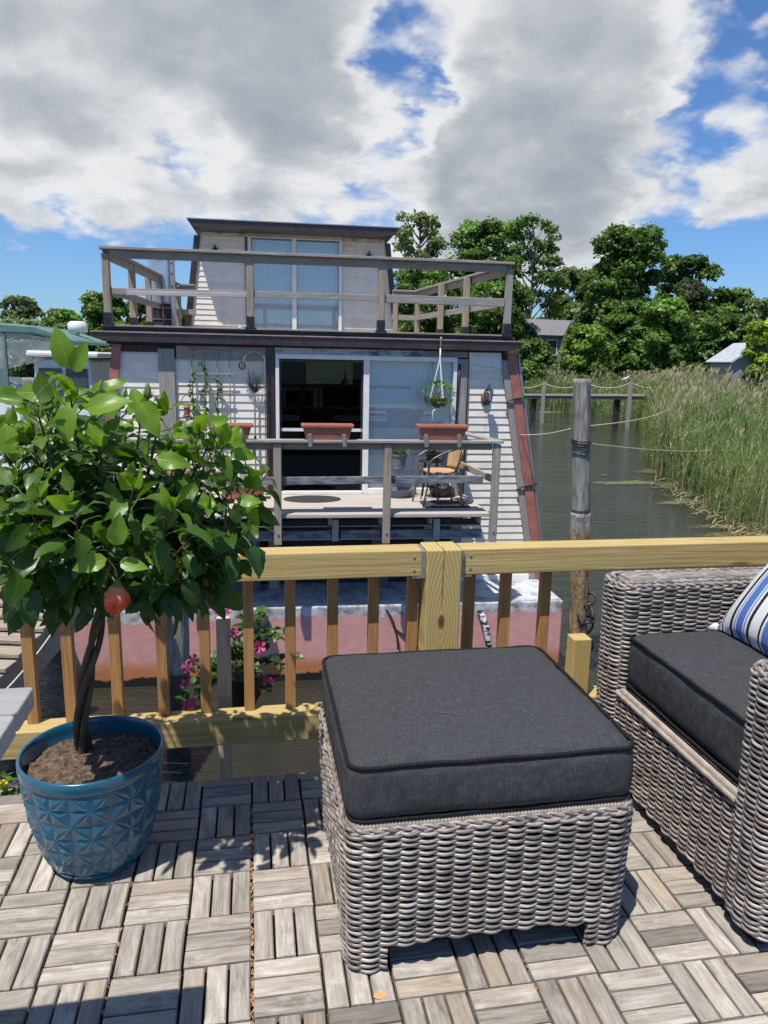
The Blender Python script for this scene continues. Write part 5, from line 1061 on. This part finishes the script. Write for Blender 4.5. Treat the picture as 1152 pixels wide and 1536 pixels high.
# steel tank on the upper deck
tk = thing('steel_tank', 'tall silver tank with a dark grilled base on the upper deck left of the cabin', 'tank', HW(-1.52, 2.8, 1.64), HR)
MT['steel'] = m_noise('brushed steel', (.50, .53, .57), (.62, .65, .69), 4, .28, metal=.75, stretch=(1, 1, .2))
m = MB(); q, _ = rrect(-.18, .17, -.17, .17, .07, .02); m.extrude([tuple(p) for p in q], .47, 1.17); m.build('tank_body', 'steel', tk, smooth=False)
m = MB(); m.lathe([(.17, 1.171), (.20, 1.18), (.20, 1.195), (.12, 1.225), (.03, 1.24)], n=24); m.build('cap', 'iron', tk, smooth=True)
m = MB(); q, _ = rrect(-.18, .17, -.17, .17, .03, .02); m.extrude([tuple(p) for p in q], .0, .468); m.build('base_box', 'dark', tk)
for z in (.10, .20, .38, .45): m = MB(); m.box(-.175, .165, -.182, -.1705, z, z+.012); m.build('grille_bar', 'galv', tk)
m = MB(); m.box(.172, .235, -.18, -.06, .0, 1.17); m.build('angle_post', 'galv', tk)
for z in (.62, .72, .92, 1.08): q = MB(); q.lathe([(.016, 0), (.012, .006)], n=8); o = q.build('bolt_head', 'iron', tk); o.location = (.20, -.181, z); o.rotation_euler = (PI/2, 0, 0)
m = MB(); m.box(.0, .05, -.20, -.1705, .72, .80); m.build('valve_box', 'galv', tk)
br_ = thing('deck_broom', 'rust handled broom leaning on the silver tank', 'broom', HW(-1.46, 2.52, 1.64), HR)
m = MB(); m.tube([(0, 0, 0.02), (-.02, .06, .78)], .012, 6); m.build('handle', m_noise('rust', (.22, .09, .05), (.32, .15, .09), 20, .8), br_); m = MB(); m.box(-.1, .1, -.03, .03, 0, .05); m.build('brush_head', 'iron', br_, bevel=.01)

# ================================================================== PILINGS, WALKWAY, BOATS
MT['piling'] = m_wood('weathered piling', (.44, .42, .39), (.07, .066, .06), 'z', 26, 3.0, .9, 1.0, (.27, .26, .24), knots=True)
k = N('worm eaten timber'); n1 = k.noise(k.coord((1, 1, .45), False), 12, 6, .7); sp = k.n('SeparateXYZ'); k.l(k.n('TexCoord').outputs['Object'], sp.inputs[0]); n5 = k.noise(k.coord((1, 1, .3), False), 9, 6, .7); gz_ = k.step(k.math('ADD', sp.outputs[2], k.math('MULTIPLY', k.math('SUBTRACT', n5, .5), 1.5)), 2.35, 2.6); gc_ = k.ramp(n5, [(.35, (.10, .095, .085)), (.6, (.38, .36, .33))]); MT['eaten'] = k.done(k.bsdf(k.mix(gz_, k.ramp(n1, [(.36, (.05, .03, .018)), (.46, (.25, .16, .08)), (.66, (.38, .275, .155))]), gc_), .9, .2, normal=k.bump(n1, 1, .05)))
MT['wet'] = m_noise('wet dark timber', (.012, .012, .009), (.05, .045, .028), 12, .5, .6, 60)
def piling(lbl, top, bot, r0, r1, zb, sect, name='piling'):
    t = thing(name, lbl, 'piling', (bot[0], bot[1], zb)); top = np.array(top, float); bot = np.array(bot, float); o0 = np.array([bot[0], bot[1], zb])
    for nm, z0, z1, mt_, rough in sect:
        m = MB(); n = 28; V = []; nz_ = max(6, int((z1-z0)/.05))
        for i in range(nz_+1):
            z = z0+(z1-z0)*i/nz_; u = (z-bot[2])/(top[2]-bot[2]); c = bot*(1-u)+top*u; r = r1*(1-u)+r0*u
            for j in range(n): a = 2*PI*j/n; rr = r*(1+rough*nz((math.cos(a)*1.6+top[0], math.sin(a)*1.6, z*1.8))+rough*.7*nz((math.cos(a)*5, math.sin(a)*5+top[1], z*2.5))); V.append((c[0]+rr*math.cos(a)-o0[0], c[1]+rr*math.sin(a)-o0[1], z-zb+(.01*nz((math.cos(a)*3, math.sin(a)*3, 1)) if i == nz_ else 0)))
        F = [(i*n+j, i*n+(j+1) % n, (i+1)*n+(j+1) % n, (i+1)*n+j) for i in range(nz_) for j in range(n)]+[tuple(nz_*n+j for j in range(n)), tuple(range(n-1, -1, -1))]
        m.add(V, F, seed=.2); m.build(nm, mt_, t, smooth=True)
    return t
pr = piling('tall leaning grey piling with an orange eaten base beside the pink hull corner', (4.10, 8.85, 1.09), (4.36, 8.85, -2.85), .108, .120, -3.3, (('upper_pole', -.62, 1.09, 'piling', .16), ('eaten_base', -3.3, -.621, 'eaten', .30)))
m = MB()
for (x, z, L, a) in ((.0, .0, 1, .3), (.2, .15, .8, 1.2), (-.1, .3, .9, 2.0)): m.tube([(.135*math.cos(t)*(1+.2*math.sin(t*3+a)), .135*math.sin(t)*(1+.2*math.cos(t*2+a)), 1.25+x+.07*math.sin(t+a)+.03*math.sin(3*t)) for t in np.linspace(0, 2*PI, 28)[:-1]], .018, 6, closed=True)
for q in range(7): a = rnd.uniform(PI, 2*PI); z = rnd.uniform(.95, 1.5); m.tube(smoothp([(.13*math.cos(a), .13*math.sin(a), z), (.2*math.cos(a+.3), .2*math.sin(a+.3), z-.08), (.16*math.cos(a+.6), .16*math.sin(a+.6), z-.22), (.13*math.cos(a+.8), .13*math.sin(a+.8), z-.12)]), .013, 6)
m.build('tangled_lines', 'iron', pr, smooth=True)
m = MB()
for z in (3.57, 3.60, 3.63, 3.5): m.tube([(-.21+.120*math.cos(t), .128*math.sin(t), z+.02*math.sin(t)) for t in np.linspace(0, 2*PI, 21)[:-1]], .009, 5, closed=True)
m.build('rope_wrap', 'iron', pr, smooth=True)
piling('mossy grey piling in the water behind the railing, left of the flower basket', (-.745, 7.35, -.5), (-.80, 7.35, -2.85), .112, .12, -3.3, (('upper_pole', -1.9, -.5, 'piling', .06), ('wet_base', -3.3, -1.901, 'wet', .08)))
piling('short grey piling beside the cabin cruiser, behind the hibiscus', (-3.09, 11.5, .92), (-3.0, 11.5, -2.85), .125, .14, -3.3, (('upper_pole', -1.5, .92, 'piling', .06), ('wet_base', -3.3, -1.501, 'wet', .08)))
# mooring lines
def line(lbl, a, b, sag, r=.012, mt_='rope'):
    a = np.array(a, float); b = np.array(b, float); t = np.linspace(0, 1, 30)[:, None]; P = a*(1-t)+b*t; P[:, 2] -= (4*sag*t*(1-t))[:, 0]; c = P.mean(0); m = MB(); m.tube(P-c, r, 6); o = m.build('mooring_line', mt_, smooth=True); o.location = tuple(c); tag(o, lbl, 'rope')
tp = (4.20, 8.80, -.62); 
line('pale mooring line from the tall piling low across the creek to the reeds', aty(873, 664, 8.78), aty(1065, 676, 17.5), .05, .007)
line('slack pale line rising from the tall piling to the far reed edge', aty(873, 640, 8.78), aty(1006, 612, 30), .12, .009)
line('thin pale line from the houseboat corner to the tall piling', HW(3.72, 0, .28), aty(856, 643, 8.85), .03, .006)
line('thin white rope slanting down to the water below the timber ramp', aty(84, 940, 5.6), aty(8, 1036, 4.2), .02, .006)
# far walkway
wk = thing('boardwalk', 'low grey boardwalk crossing the creek in front of the far reeds', 'walkway', (20, 50, WZ)); W0 = np.array([20., 50., WZ])
A = aty(780, 592, 51)-W0; B = aty(968, 593, 46)-W0; A = A+(A-B)*.6
m = MB(); m.beam(A, B, .95, .10); m.build('walk_deck', 'grey_x', wk); m = MB(); m.beam(A+np.array([0, -.5, -.16]), B+np.array([0, -.5, -.16]), .06, .2); m.build('side_beam', 'dark', wk)
tops = []
for px, dk in ((802, 0), (812, 1), (928, 0), (940, 1)):
    u = (px-780)/188; c = A+(B-A)*0; b0 = aty(780, 592, 51)-W0; c = b0*(1-u)+B*u; m = MB()
    if dk: m.box(c[0]-.10, c[0]+.10, c[1]-.70, c[1]-.5, -.4, c[2]+.95); tops.append(c+np.array([0, -.6, .85])); m.build('walk_post', 'grey_z', wk)
    else: m.box(c[0]-.16, c[0]+.16, c[1]-.2, c[1]+.1, -.4, c[2]-.06); m.build('support_pile', 'dark', wk)
def swag(a, b, sag): t = np.linspace(0, 1, 16)[:, None]; P = np.array(a)*(1-t)+np.array(b)*t; P[:, 2] -= (4*sag*t*(1-t))[:, 0]; m = MB(); m.tube(P, .022, 5); m.build('rope_rail', 'rope', wk, smooth=True)
d0 = tops[1]-tops[0]; swag(tops[0], (tops[0]+tops[1])/2, .35); swag((tops[0]+tops[1])/2, tops[1], .35); swag(tops[1], tops[1]+d0*.5, .35); swag(tops[0]-d0*.4, tops[0], .35)
p = (tops[0]+tops[1])/2; m = MB(); m.box(p[0]-.1, p[0]+.1, p[1]-.1, p[1]+.1, .9, p[2]+.08); m.build('walk_post', 'grey_z', wk)
# gull on the boardwalk post
gp = aty(937, 571, 46.6); gl = thing('gull', 'white gull perched on a boardwalk post by the far reeds', 'bird', tuple(gp))
m = MB(); V = []; prof = [(-.26, .05, .012), (-.2, .07, .035), (-.08, .10, .075), (.06, .125, .085), (.15, .16, .07), (.19, .21, .052), (.215, .25, .055), (.25, .27, .052), (.28, .265, .03), (.30, .26, .012), (.36, .25, .006)]
n = 12
for (x, z, r) in prof:
    for j in range(n): a = 2*PI*j/n; V.append((x, r*.9*math.cos(a), z+r*math.sin(a)))
m.add(V, [(i*n+j, i*n+(j+1) % n, (i+1)*n+(j+1) % n, (i+1)*n+j) for i in range(len(prof)-1) for j in range(n)]+[tuple(range(n)), tuple((len(prof)-1)*n+j for j in range(n-1, -1, -1))]); m.build('body', 'white', gl, smooth=True)
for s_ in (-1, 1):
    m = MB(); m.lathe([(.008, -.05), (.008, .04)], (.02, .035*s_, 0), 6); m.build('leg', 'straw', gl); m = MB(); m.add([(.12, .075*s_, .15), (.0, .085*s_, .17), (-.3, .03*s_, .09), (-.08, .085*s_, .08)], [(0, 1, 2, 3)]); o = m.build('wing', 'galv', gl); q = o.modifiers.new('thick', 'SOLIDIFY'); q.thickness = .01
# cabin cruiser at the left
MT['gel'] = m_noise('white gelcoat', (.66, .67, .68), (.76, .77, .77), 3, .25, coat=.4); MT['canvas'] = m_noise('green canvas', (.08, .165, .15), (.13, .225, .205), 5, .8)
k = N('clear vinyl'); gl_ = k.n('BsdfGlossy'); gl_.inputs['Roughness'].default_value = .12; tr = k.n('BsdfTransparent'); tr.inputs[0].default_value = (.78, .82, .84, 1); df = k.n('BsdfDiffuse'); df.inputs[0].default_value = (.5, .52, .54, 1); m1 = k.n('MixShader'); m1.inputs[0].default_value = .30; k.l(tr.outputs[0], m1.inputs[1]); k.l(df.outputs[0], m1.inputs[2]); m2 = k.n('MixShader'); m2.inputs[0].default_value = .15; k.l(m1.outputs[0], m2.inputs[1]); k.l(gl_.outputs[0], m2.inputs[2]); MT['vinyl'] = k.done(m2.outputs[0])
MT['win'] = m_noise('dark window glass', (.05, .058, .065), (.09, .10, .11), 2, .08)
cb = thing('cabin_cruiser', 'white cabin cruiser with a green canvas enclosure moored behind the hibiscus', 'boat', (-4.55, 15.5, WZ), math.radians(-3))
m = MB(); secs = []
for x, hw, zk in ((-6.5, .2, .5), (-5.2, 1.0, -.1), (-3, 1.45, -.3), (0, 1.5, -.35), (2.15, 1.38, -.3)): secs.append([(x, -hw*.55, zk), (x, -hw, .9-x*.03), (x, -hw*1.02, 1.75+max(0, -x-3)*.14), (x, hw*1.02, 1.75+max(0, -x-3)*.14), (x, hw, .9-x*.03), (x, hw*.55, zk)])
V = [p for s in secs for p in s]; F = [(i*6+j, i*6+(j+1) % 6, (i+1)*6+(j+1) % 6, (i+1)*6+j) for i in range(4) for j in range(6)]+[tuple(range(5, -1, -1)), tuple(24+j for j in range(6))]
m.add(V, F); m.build('hull', 'gel', cb, bevel=.03)
m = MB(); m.tube([(x, -hw*1.04, 1.72+max(0, -x-3)*.14) for x, hw in ((-5.2, 1.0), (-3, 1.45), (0, 1.5), (2.15, 1.38))], .05, 6); m.build('rub_rail', 'iron', cb)
m = MB(); m.hexa([(-3.9, -1.25, 1.751), (.79, -1.25, 1.751), (.79, 1.25, 1.751), (-3.9, 1.25, 1.751), (-3.9, -1.15, 3.73), (.45, -1.15, 3.60), (.45, 1.15, 3.60), (-3.9, 1.15, 3.73)]); m.build('bridge_base', 'gel', cb, bevel=.04)
m = MB(); m.hexa([(.80, -1.2, 1.751), (1.95, -1.2, 1.751), (1.95, 1.2, 1.751), (.80, 1.2, 1.751), (.80, -1.12, 4.05), (1.80, -1.12, 4.02), (1.80, 1.12, 4.02), (.80, 1.12, 4.05)]); c = m.build('cabin', 'gel', cb, bevel=.04)
m = MB(); m.box(.74, 1.98, -1.3, 1.3, 4.055, 4.16); m.build('hardtop', 'gel', c, bevel=.03)
for a, b in ((.90, 1.28), (1.36, 1.72)): m = MB(); m.box(a, b, -1.18, -1.10, 3.25, 3.86); m.build('window', 'win', c)
zb_, zt_ = 3.735, 4.5
m = MB(); m.prism([(-3.95, zt_), (.9, zt_-.06), (1.62, zt_-.22), (1.60, zt_-.14), (.9, zt_+.09), (-.5, zt_+.17), (-3.95, zt_+.14)], -1.22, 1.22); m.build('canvas_top', 'canvas', cb, bevel=.03)
for a, b in ((-3.9, -2.4), (-2.38, -1.02), (-.98, .35)):
    m = MB(); m.box(a, b, -1.19, -1.18, zb_+.1, zt_); m.build('vinyl_panel', 'vinyl', cb); m = MB(); m.box(a, b, -1.2, -1.17, zb_-.2, zb_+.099); m.build('canvas_skirt', 'canvas', cb); m = MB(); m.box(b, b+.035, -1.205, -1.165, zb_-.2, zt_); m.build('canvas_seam', 'canvas', cb)
m = MB(); m.add([(.39, -1.18, zb_+.1), (1.72, -1.1, 4.17), (1.60, -1.18, zt_-.2), (.39, -1.18, zt_)], [(0, 1, 2, 3)]); m.build('vinyl_panel', 'vinyl', cb)
for (a, b) in (((-3.6, zt_), (-2.9, zb_+.1)), ((-2.9, zb_+.1), (-2.0, zt_)), ((-1.6, zt_), (-.9, zb_+.45)), ((-1.9, zb_+.1), (-.3, zt_)), ((.6, zb_+.1), (1.1, zt_)), ((1.2, zt_-.1), (1.6, 4.17))): m = MB(); m.tube([(a[0], -1.16, a[1]), (b[0], -1.16, b[1])], .02, 6); m.build('bimini_strut', 'iron', cb)
m = MB(); m.lathe([(.12, 0), (.15, .02), (.15, .17), (.10, .21)], (1.30, 0, 4.52), 20, sx=1.2); m.build('radar_dome', 'gel', cb, smooth=True)
m = MB(); m.lathe([(.04, 0), (.04, .345)], (1.30, 0, 4.175), 8); m.build('radar_mast', 'gel', cb)
# white skiff nearer
sk = thing('white_skiff', 'low white skiff moored between the cabin cruiser and the timber ramp', 'boat', (-5.0, 10.6, WZ), math.radians(74))
m = MB(); secs = []
for x, hw, zk in ((-2.4, .85, -.15), (-.5, 1.0, -.2), (1.2, .85, -.15), (2.2, .4, .1), (2.7, .06, .6)): secs.append([(x, -hw*.6, zk), (x, -hw, .95+.05*x), (x, -hw*.88, .98+.05*x), (x, -hw*.5, .40), (x, hw*.5, .40), (x, hw*.88, .98+.05*x), (x, hw, .95+.05*x), (x, hw*.6, zk)])
V = [p for s in secs for p in s]; F = [(i*8+j, i*8+(j+1) % 8, (i+1)*8+(j+1) % 8, (i+1)*8+j) for i in range(4) for j in range(8)]+[tuple(range(7, -1, -1)), tuple(32+j for j in range(8))]
m.add(V, F); m.build('hull', 'gel', sk); m = MB(); m.box(-.45, .35, -.35, .35, .45, 1.5); m.build('console', 'gel', sk, bevel=.05); m = MB(); m.hexa([(-2.75, -.18, .6), (-2.42, -.18, .6), (-2.42, .18, .6), (-2.75, .18, .6), (-2.85, -.22, 1.5), (-2.40, -.22, 1.55), (-2.40, .22, 1.55), (-2.85, .22, 1.5)]); m.build('outboard_motor', 'gel', sk, bevel=.06)
for x in (-1.3, .9): m = MB(); m.box(x-.15, x+.15, -.5, .5, .41, .62); m.build('bench', 'gel', sk, bevel=.02)
# timber finger pier and ramp on the left
rp = thing('timber_ramp', 'pale timber ramp with thick side beams rising beyond the left balusters', 'ramp', (-1.5, 5.2, -.6))
a0, b0 = np.array([-.65, -2.2, -.72]), np.array([.40, 1.9, .12])
for i in range(2): off = np.array([-.62*i, .14*i, 0]); m = MB(); m.beam(a0+off, b0+off, .09, .26); m.build('side_beam', 'tan_y', rp, bevel=.006)
d = (b0-a0)/np.linalg.norm(b0-a0)
for i in range(26):
    c = a0+np.array([-.31, .07, 0])+d*(.08+i*.165); sd = np.array([-.62, .14, 0]); m = MB(); m.beam(c-sd*.60+np.array([0, 0, .152]), c+sd*.60+np.array([0, 0, .152]), .145, .03); m.build('tread', 'tan_x', rp, bevel=.003)
fp = thing('finger_pier', 'grey finger pier between the houseboat and the white skiff', 'pier', (-3.1, 8.5, -1.0))
m = MB(); m.box(-.5, .5, -4.2, 2.6, .08, .12); m.build('pier_deck', 'grey_x', fp); 
for x in (-.47, .47): m = MB(); m.box(x-.03, x+.03, -4.2, 2.6, -.12, .079); m.build('side_beam', 'grey_y', fp)
for y in (-3.6, -.6, 2.3):
    for x in (-.56, .56): m = MB(); m.lathe([(.1, -2.3), (.1, .35)], (x, y, 0), 12); m.build('pier_post', 'wet', fp)
m = MB(); m.tube([(.3*math.cos(t*3.3)*(1-.03*t)+.05*math.sin(t*9), .25*math.sin(t*3.3)+.04*math.cos(t*7), .14+.012*t) for t in np.linspace(0, 8, 160)], .018, 6); o = m.build('coiled_rope', m_noise('blue rope', (.03, .12, .32), (.06, .22, .48), 60, .8), smooth=True); o.location = (-2.9, 7.6, -1.0); tag(o, 'coiled blue rope lying on the grey finger pier', 'rope')

# ================================================================== FAR BANK: houses and trees
MT['house_grey'] = m_noise('grey shingle wall', (.20, .21, .22), (.29, .30, .31), 8, .8, stretch=(1, 1, 4)); 
p0 = aty(808, 520, 95); HD = 95; hs = thing('grey_house', 'grey roofed house with white trim half hidden by the trees', 'house', (p0[0]+3.4, 95, -1.9), math.radians(8))
zr = aty(830, 478, 95)[2]+1.9; ze = aty(830, 502, 95)[2]+1.9
m = MB(); m.box(-3.6, 4.8, 0, 8, 0, ze); m.build('wall', 'house_grey', hs); m = MB(); m.add([(-4.1, -.5, ze-.1), (5.3, -.5, ze-.1), (5.3, 4, zr+.1), (-4.1, 4, zr+.1), (5.3, 8.5, ze-.1), (-4.1, 8.5, ze-.1)], [(0, 1, 2, 3), (3, 2, 4, 5)]); o = m.build('roof', 'shingle', hs); q = o.modifiers.new('thick', 'SOLIDIFY'); q.thickness = .22; q.offset = -1
m = MB(); m.box(-3.58, -3.3, -.04, 0, .1, ze-.2); m.build('corner_board', 'white', hs)
for x in (-1.7, .5, 2.6): m = MB(); m.box(x-.8, x+.8, -.08, .0, ze-2.7, ze-.6); o = m.build('window_frame', 'white', hs); m = MB(); m.box(x-.62, x+.62, -.1, -.081, ze-2.5, ze-.78); m.build('pane', 'win', o)
m = MB(); m.box(-5.4, -3.61, -.8, 1.6, 0, 2.9); m.build('porch', 'white', hs)
p0 = aty(1100, 555, 40); sh_ = thing('garden_shed', 'grey gabled shed behind the reeds at the right edge', 'shed', (p0[0]+1.5, 40, -2.0), math.radians(-12)); zt = aty(1118, 514, 40)[2]+2.0; ze = zt-1.0
m = MB(); m.prism([(-1.4, 0), (1.4, 0), (1.4, ze), (0, zt), (-1.4, ze)], 0, 3.4); m.build('wall', 'house_grey', sh_); m = MB(); m.add([(-1.65, -.25, ze-.12), (0, -.25, zt+.07), (0, 3.6, zt+.07), (-1.65, 3.6, ze-.12), (1.65, -.25, ze-.12), (1.65, 3.6, ze-.12)], [(0, 1, 2, 3), (1, 4, 5, 2)]); o = m.build('roof', m_noise('pale roof', (.34, .35, .37), (.46, .47, .49), 5, .7), sh_); q = o.modifiers.new('thick', 'SOLIDIFY'); q.thickness = .1
m = MB(); m.box(-.35, .35, -.03, 0, .1, 1.9); m.build('door', 'white', sh_)
LEAFM = {}
for nm, a, b in (('maple', (0.058, 0.112, 0.02), (0.11, 0.19, 0.034)), ('bright', (0.11, 0.2, 0.028), (0.19, 0.29, 0.045)), ('mid', (0.078, 0.15, 0.026), (0.14, 0.235, 0.042)), ('cedar', (0.055, 0.072, 0.028), (0.09, 0.108, 0.044)), ('pale', (0.105, 0.155, 0.055), (0.18, 0.235, 0.09)), ('yellow', (0.16, 0.25, 0.025), (0.26, 0.35, 0.04))):
    LEAFM[nm] = m_leaf('foliage '+nm, a, b, .5, .30, .45)
MT['trunk'] = m_noise('tree bark', (.055, .045, .035), (.12, .10, .08), 6, .9)
MT['trunk_pale'] = m_noise('pale tree bark', (.16, .15, .13), (.28, .26, .23), 6, .9)
def tree(name, lbl, px, ptop, pw, Y, kind, nleaf=5000, zbase=-1.9, blobs=None, low=.18, lsz=None, trunk='trunk', grp='trees on the far bank', airy=False, cat='tree'):
    top = aty(px, ptop, Y); mpp = np.linalg.norm(top-CP)/1109; w = pw*mpp/2*1.06; H = top[2]-zbase; g = np.random.default_rng(int(px*7+ptop))
    t = thing(name, lbl, cat, (top[0], Y, zbase), 0, grp); nb = int((blobs or 34)*1.25)+8
    C = []; z0 = H*low
    for i in range(nb):
        u = ((i+.5)/nb)**.85; prof = math.sin(PI*(.20+.665*u))**.6; rw = w*prof*g.uniform(.86, 1.1); a = i*2.4+g.uniform(-.5, .5); br_ = w*g.uniform(.27, .44)*(1.08-.35*u)*(.82 if airy else 1)
        rr = max(0, rw-br_*.8)*math.sqrt(g.uniform(.18, 1)); z = z0+(H-z0)*u
        C.append((np.array([rr*math.cos(a), rr*math.sin(a)*.9, min(z+g.normal()*.02*H, H-br_*.75)]), br_))
    m = MB(); tr_ = max(.12, H*.016); bend = g.normal(size=2)*.3
    m.tube([(bend[0]*u*u, bend[1]*u*u, H*.86*u-.3*(u == 0)) for u in np.linspace(0, 1, 8)], np.linspace(tr_, tr_*.2, 8), 8); tk_ = m.build('trunk', trunk, t, smooth=True)
    for c, r in C[::(1 if airy else 3)]:
        z1 = max(H*.10, c[2]-np.linalg.norm(c[:2])*.9-.4); u = z1/(H*.86); s0 = np.array([bend[0]*u*u, bend[1]*u*u, z1]); m = MB(); m.tube(bez(s0, s0*.5+c*.5+np.array([0, 0, -.2]), c+np.array([0, 0, r*.3]), 8), np.linspace(tr_*.42, tr_*.10, 8), 5); m.build('limb', trunk, tk_, smooth=True)
    L = lsz or .0028*np.linalg.norm(top-CP)*(1 if not airy else .9); tot = sum(r*r for _, r in C); VV = []; T = []
    for c, r in C:
        n_ = int(nleaf*(1.6 if airy else 3.4)*r*r/tot); tb = g.normal(.02, .22); sub = g.normal(size=(11, 3)); sub /= np.linalg.norm(sub, axis=1, keepdims=True); sub[:, 2] = np.abs(sub[:, 2])*.9-.25
        v = g.normal(size=(n_, 3)); v /= np.linalg.norm(v, axis=1, keepdims=True); pick = g.random(n_) < (.72 if not airy else .55)
        a_ = sub[g.integers(11, size=n_)]*.78+v*.36*(g.random(n_)**.33)[:, None]; b_ = v*g.uniform(.35, 1.08, n_)[:, None]; P = np.where(pick[:, None], a_, b_); keep = ~((P[:, 2] < -.3) & (g.random(n_) < .5)); P = P[keep]; n_ = len(P)
        nv_ = P/(np.linalg.norm(P, axis=1, keepdims=True)+1e-6); P = c+P*r*np.array([1, 1, .8]); nn = nv_*.75+g.normal(size=(n_, 3))*.5+np.array([0, 0, .4]); a = np.cross(nn, g.normal(size=(n_, 3))); a /= np.linalg.norm(a, axis=1, keepdims=True)+1e-9; b = np.cross(nn, a); b /= np.linalg.norm(b, axis=1, keepdims=True)+1e-9
        s = (L*g.uniform(.5, 1.3, n_))[:, None]; VV.append(np.stack([P-a*s, P-b*s*.55+a*s*.1, P+a*s, P+b*s*.55-a*s*.1], 1).reshape(-1, 3)); T.append(tb+g.normal(0, .16, n_))
    V = np.concatenate(VV); T = np.concatenate(T); m = MB(); m.add(V, np.arange(len(V)).reshape(-1, 4), tint=T, seed=g.random()); m.build('crown', LEAFM[kind], t); return t
tree('airy_tree', 'tall airy pale green tree rising just right of the upper cabin roof', 634, 318, 96, 122, 'pale', 4200, blobs=22, low=.45, airy=True, trunk='trunk_pale')
tree('broad_tree', 'broad bright green tree behind the right end of the upper railing', 722, 330, 130, 116, 'mid', 9000, blobs=26, low=.2)
tree('open_tree', 'dark open crowned tree with visible grey limbs left of the blue gap', 803, 325, 108, 104, 'maple', 6500, blobs=24, low=.30, airy=True, trunk='trunk_pale')
tree('feathery_tree', 'feathery grey green tree between the open tree and the big maple', 862, 400, 92, 122, 'pale', 5000, low=.12)
tree('maple_tree', 'biggest dark rounded maple standing above the grey house', 942, 338, 132, 87, 'maple', 15000, blobs=38, low=.05)
tree('oak_tree', 'dark green spreading tree on the right shoulder of the big maple', 1028, 380, 100, 96, 'maple', 9000, blobs=26, low=.08)
tree('cedar_tree', 'brownish cedar in front of the spreading tree right of the maple', 1040, 424, 66, 84, 'cedar', 6500, blobs=22, low=.05)
tree('round_tree', 'rounded mid green tree above the shed, right of the cedar', 1098, 432, 84, 93, 'mid', 8000, blobs=24, low=.05)
tree('edge_tree', 'pale green tree cut by the right edge of the view above the shed', 1158, 446, 92, 77, 'pale', 6000, low=.05)
tree('bright_shrub', 'bright yellow green shrub in front of the grey house', 880, 486, 88, 72, 'bright', 6500, blobs=20, low=.05, cat='shrub', grp='shrubs on the far bank')
tree('young_maple', 'light green young maple in front of the big dark maple', 1000, 446, 104, 75, 'mid', 9000, blobs=26, low=.03, grp='shrubs on the far bank')
tree('yellow_shrub', 'yellow green bush beside the grey shed at the right edge', 1146, 480, 62, 40, 'yellow', 4500, blobs=16, low=.05, cat='shrub', grp='shrubs on the far bank')
tree('green_bush', 'low dark bush at the right corner of the houseboat eave', 800, 508, 74, 72, 'mid', 4500, blobs=14, low=.02, cat='shrub', grp='shrubs on the far bank')
tree('under_tree', 'leafy tree seen through the right upper rails below the airy tree', 640, 398, 120, 107, 'mid', 7000, low=.05)
tree('under_tree', 'dark leafy tree seen through the upper rails below the open tree', 745, 420, 130, 96, 'maple', 7500, low=.04)
tree('oak_tree', 'dark oak filling the gap behind the cedar and the shed', 1072, 470, 100, 81, 'maple', 7000, low=.02)
tree('under_tree', 'dense bush at the foot of the big maple left of the young maple', 930, 470, 90, 78, 'maple', 6000, low=.02)
tree('airy_tree', 'lacy tree at the far left above the green canvas', 30, 443, 74, 108, 'pale', 4500, blobs=20, low=.25, airy=True, grp='trees beyond the marina')
tree('broad_tree', 'low bright tree beyond the marina between two taller trees', 92, 463, 66, 100, 'bright', 4500, low=.05, grp='trees beyond the marina')
tree('broad_tree', 'taller dense tree beyond the marina left of the upper deck post', 152, 436, 78, 96, 'mid', 6500, blobs=22, low=.04, grp='trees beyond the marina')
tree('open_tree', 'loose tree beyond the marina seen through the left upper railing', 205, 447, 60, 100, 'maple', 4000, low=.1, airy=True, grp='trees beyond the marina')
tree('broad_tree', 'low tree beyond the marina seen right of the silver tank', 262, 462, 70, 104, 'mid', 4000, low=.05, grp='trees beyond the marina')
tree('green_bush', 'low olive scrub at the far left under the lacy tree', 35, 478, 80, 92, 'pale', 3500, low=.03, cat='shrub', grp='shrubs beyond the marina')
tree('green_bush', 'low dark scrub beyond the marina behind the radar dome', 110, 484, 90, 88, 'maple', 4500, low=.03, cat='shrub', grp='shrubs beyond the marina')
tree('green_bush', 'low scrub beyond the marina under the left railing posts', 190, 482, 90, 90, 'mid', 4500, low=.03, cat='shrub', grp='shrubs beyond the marina')
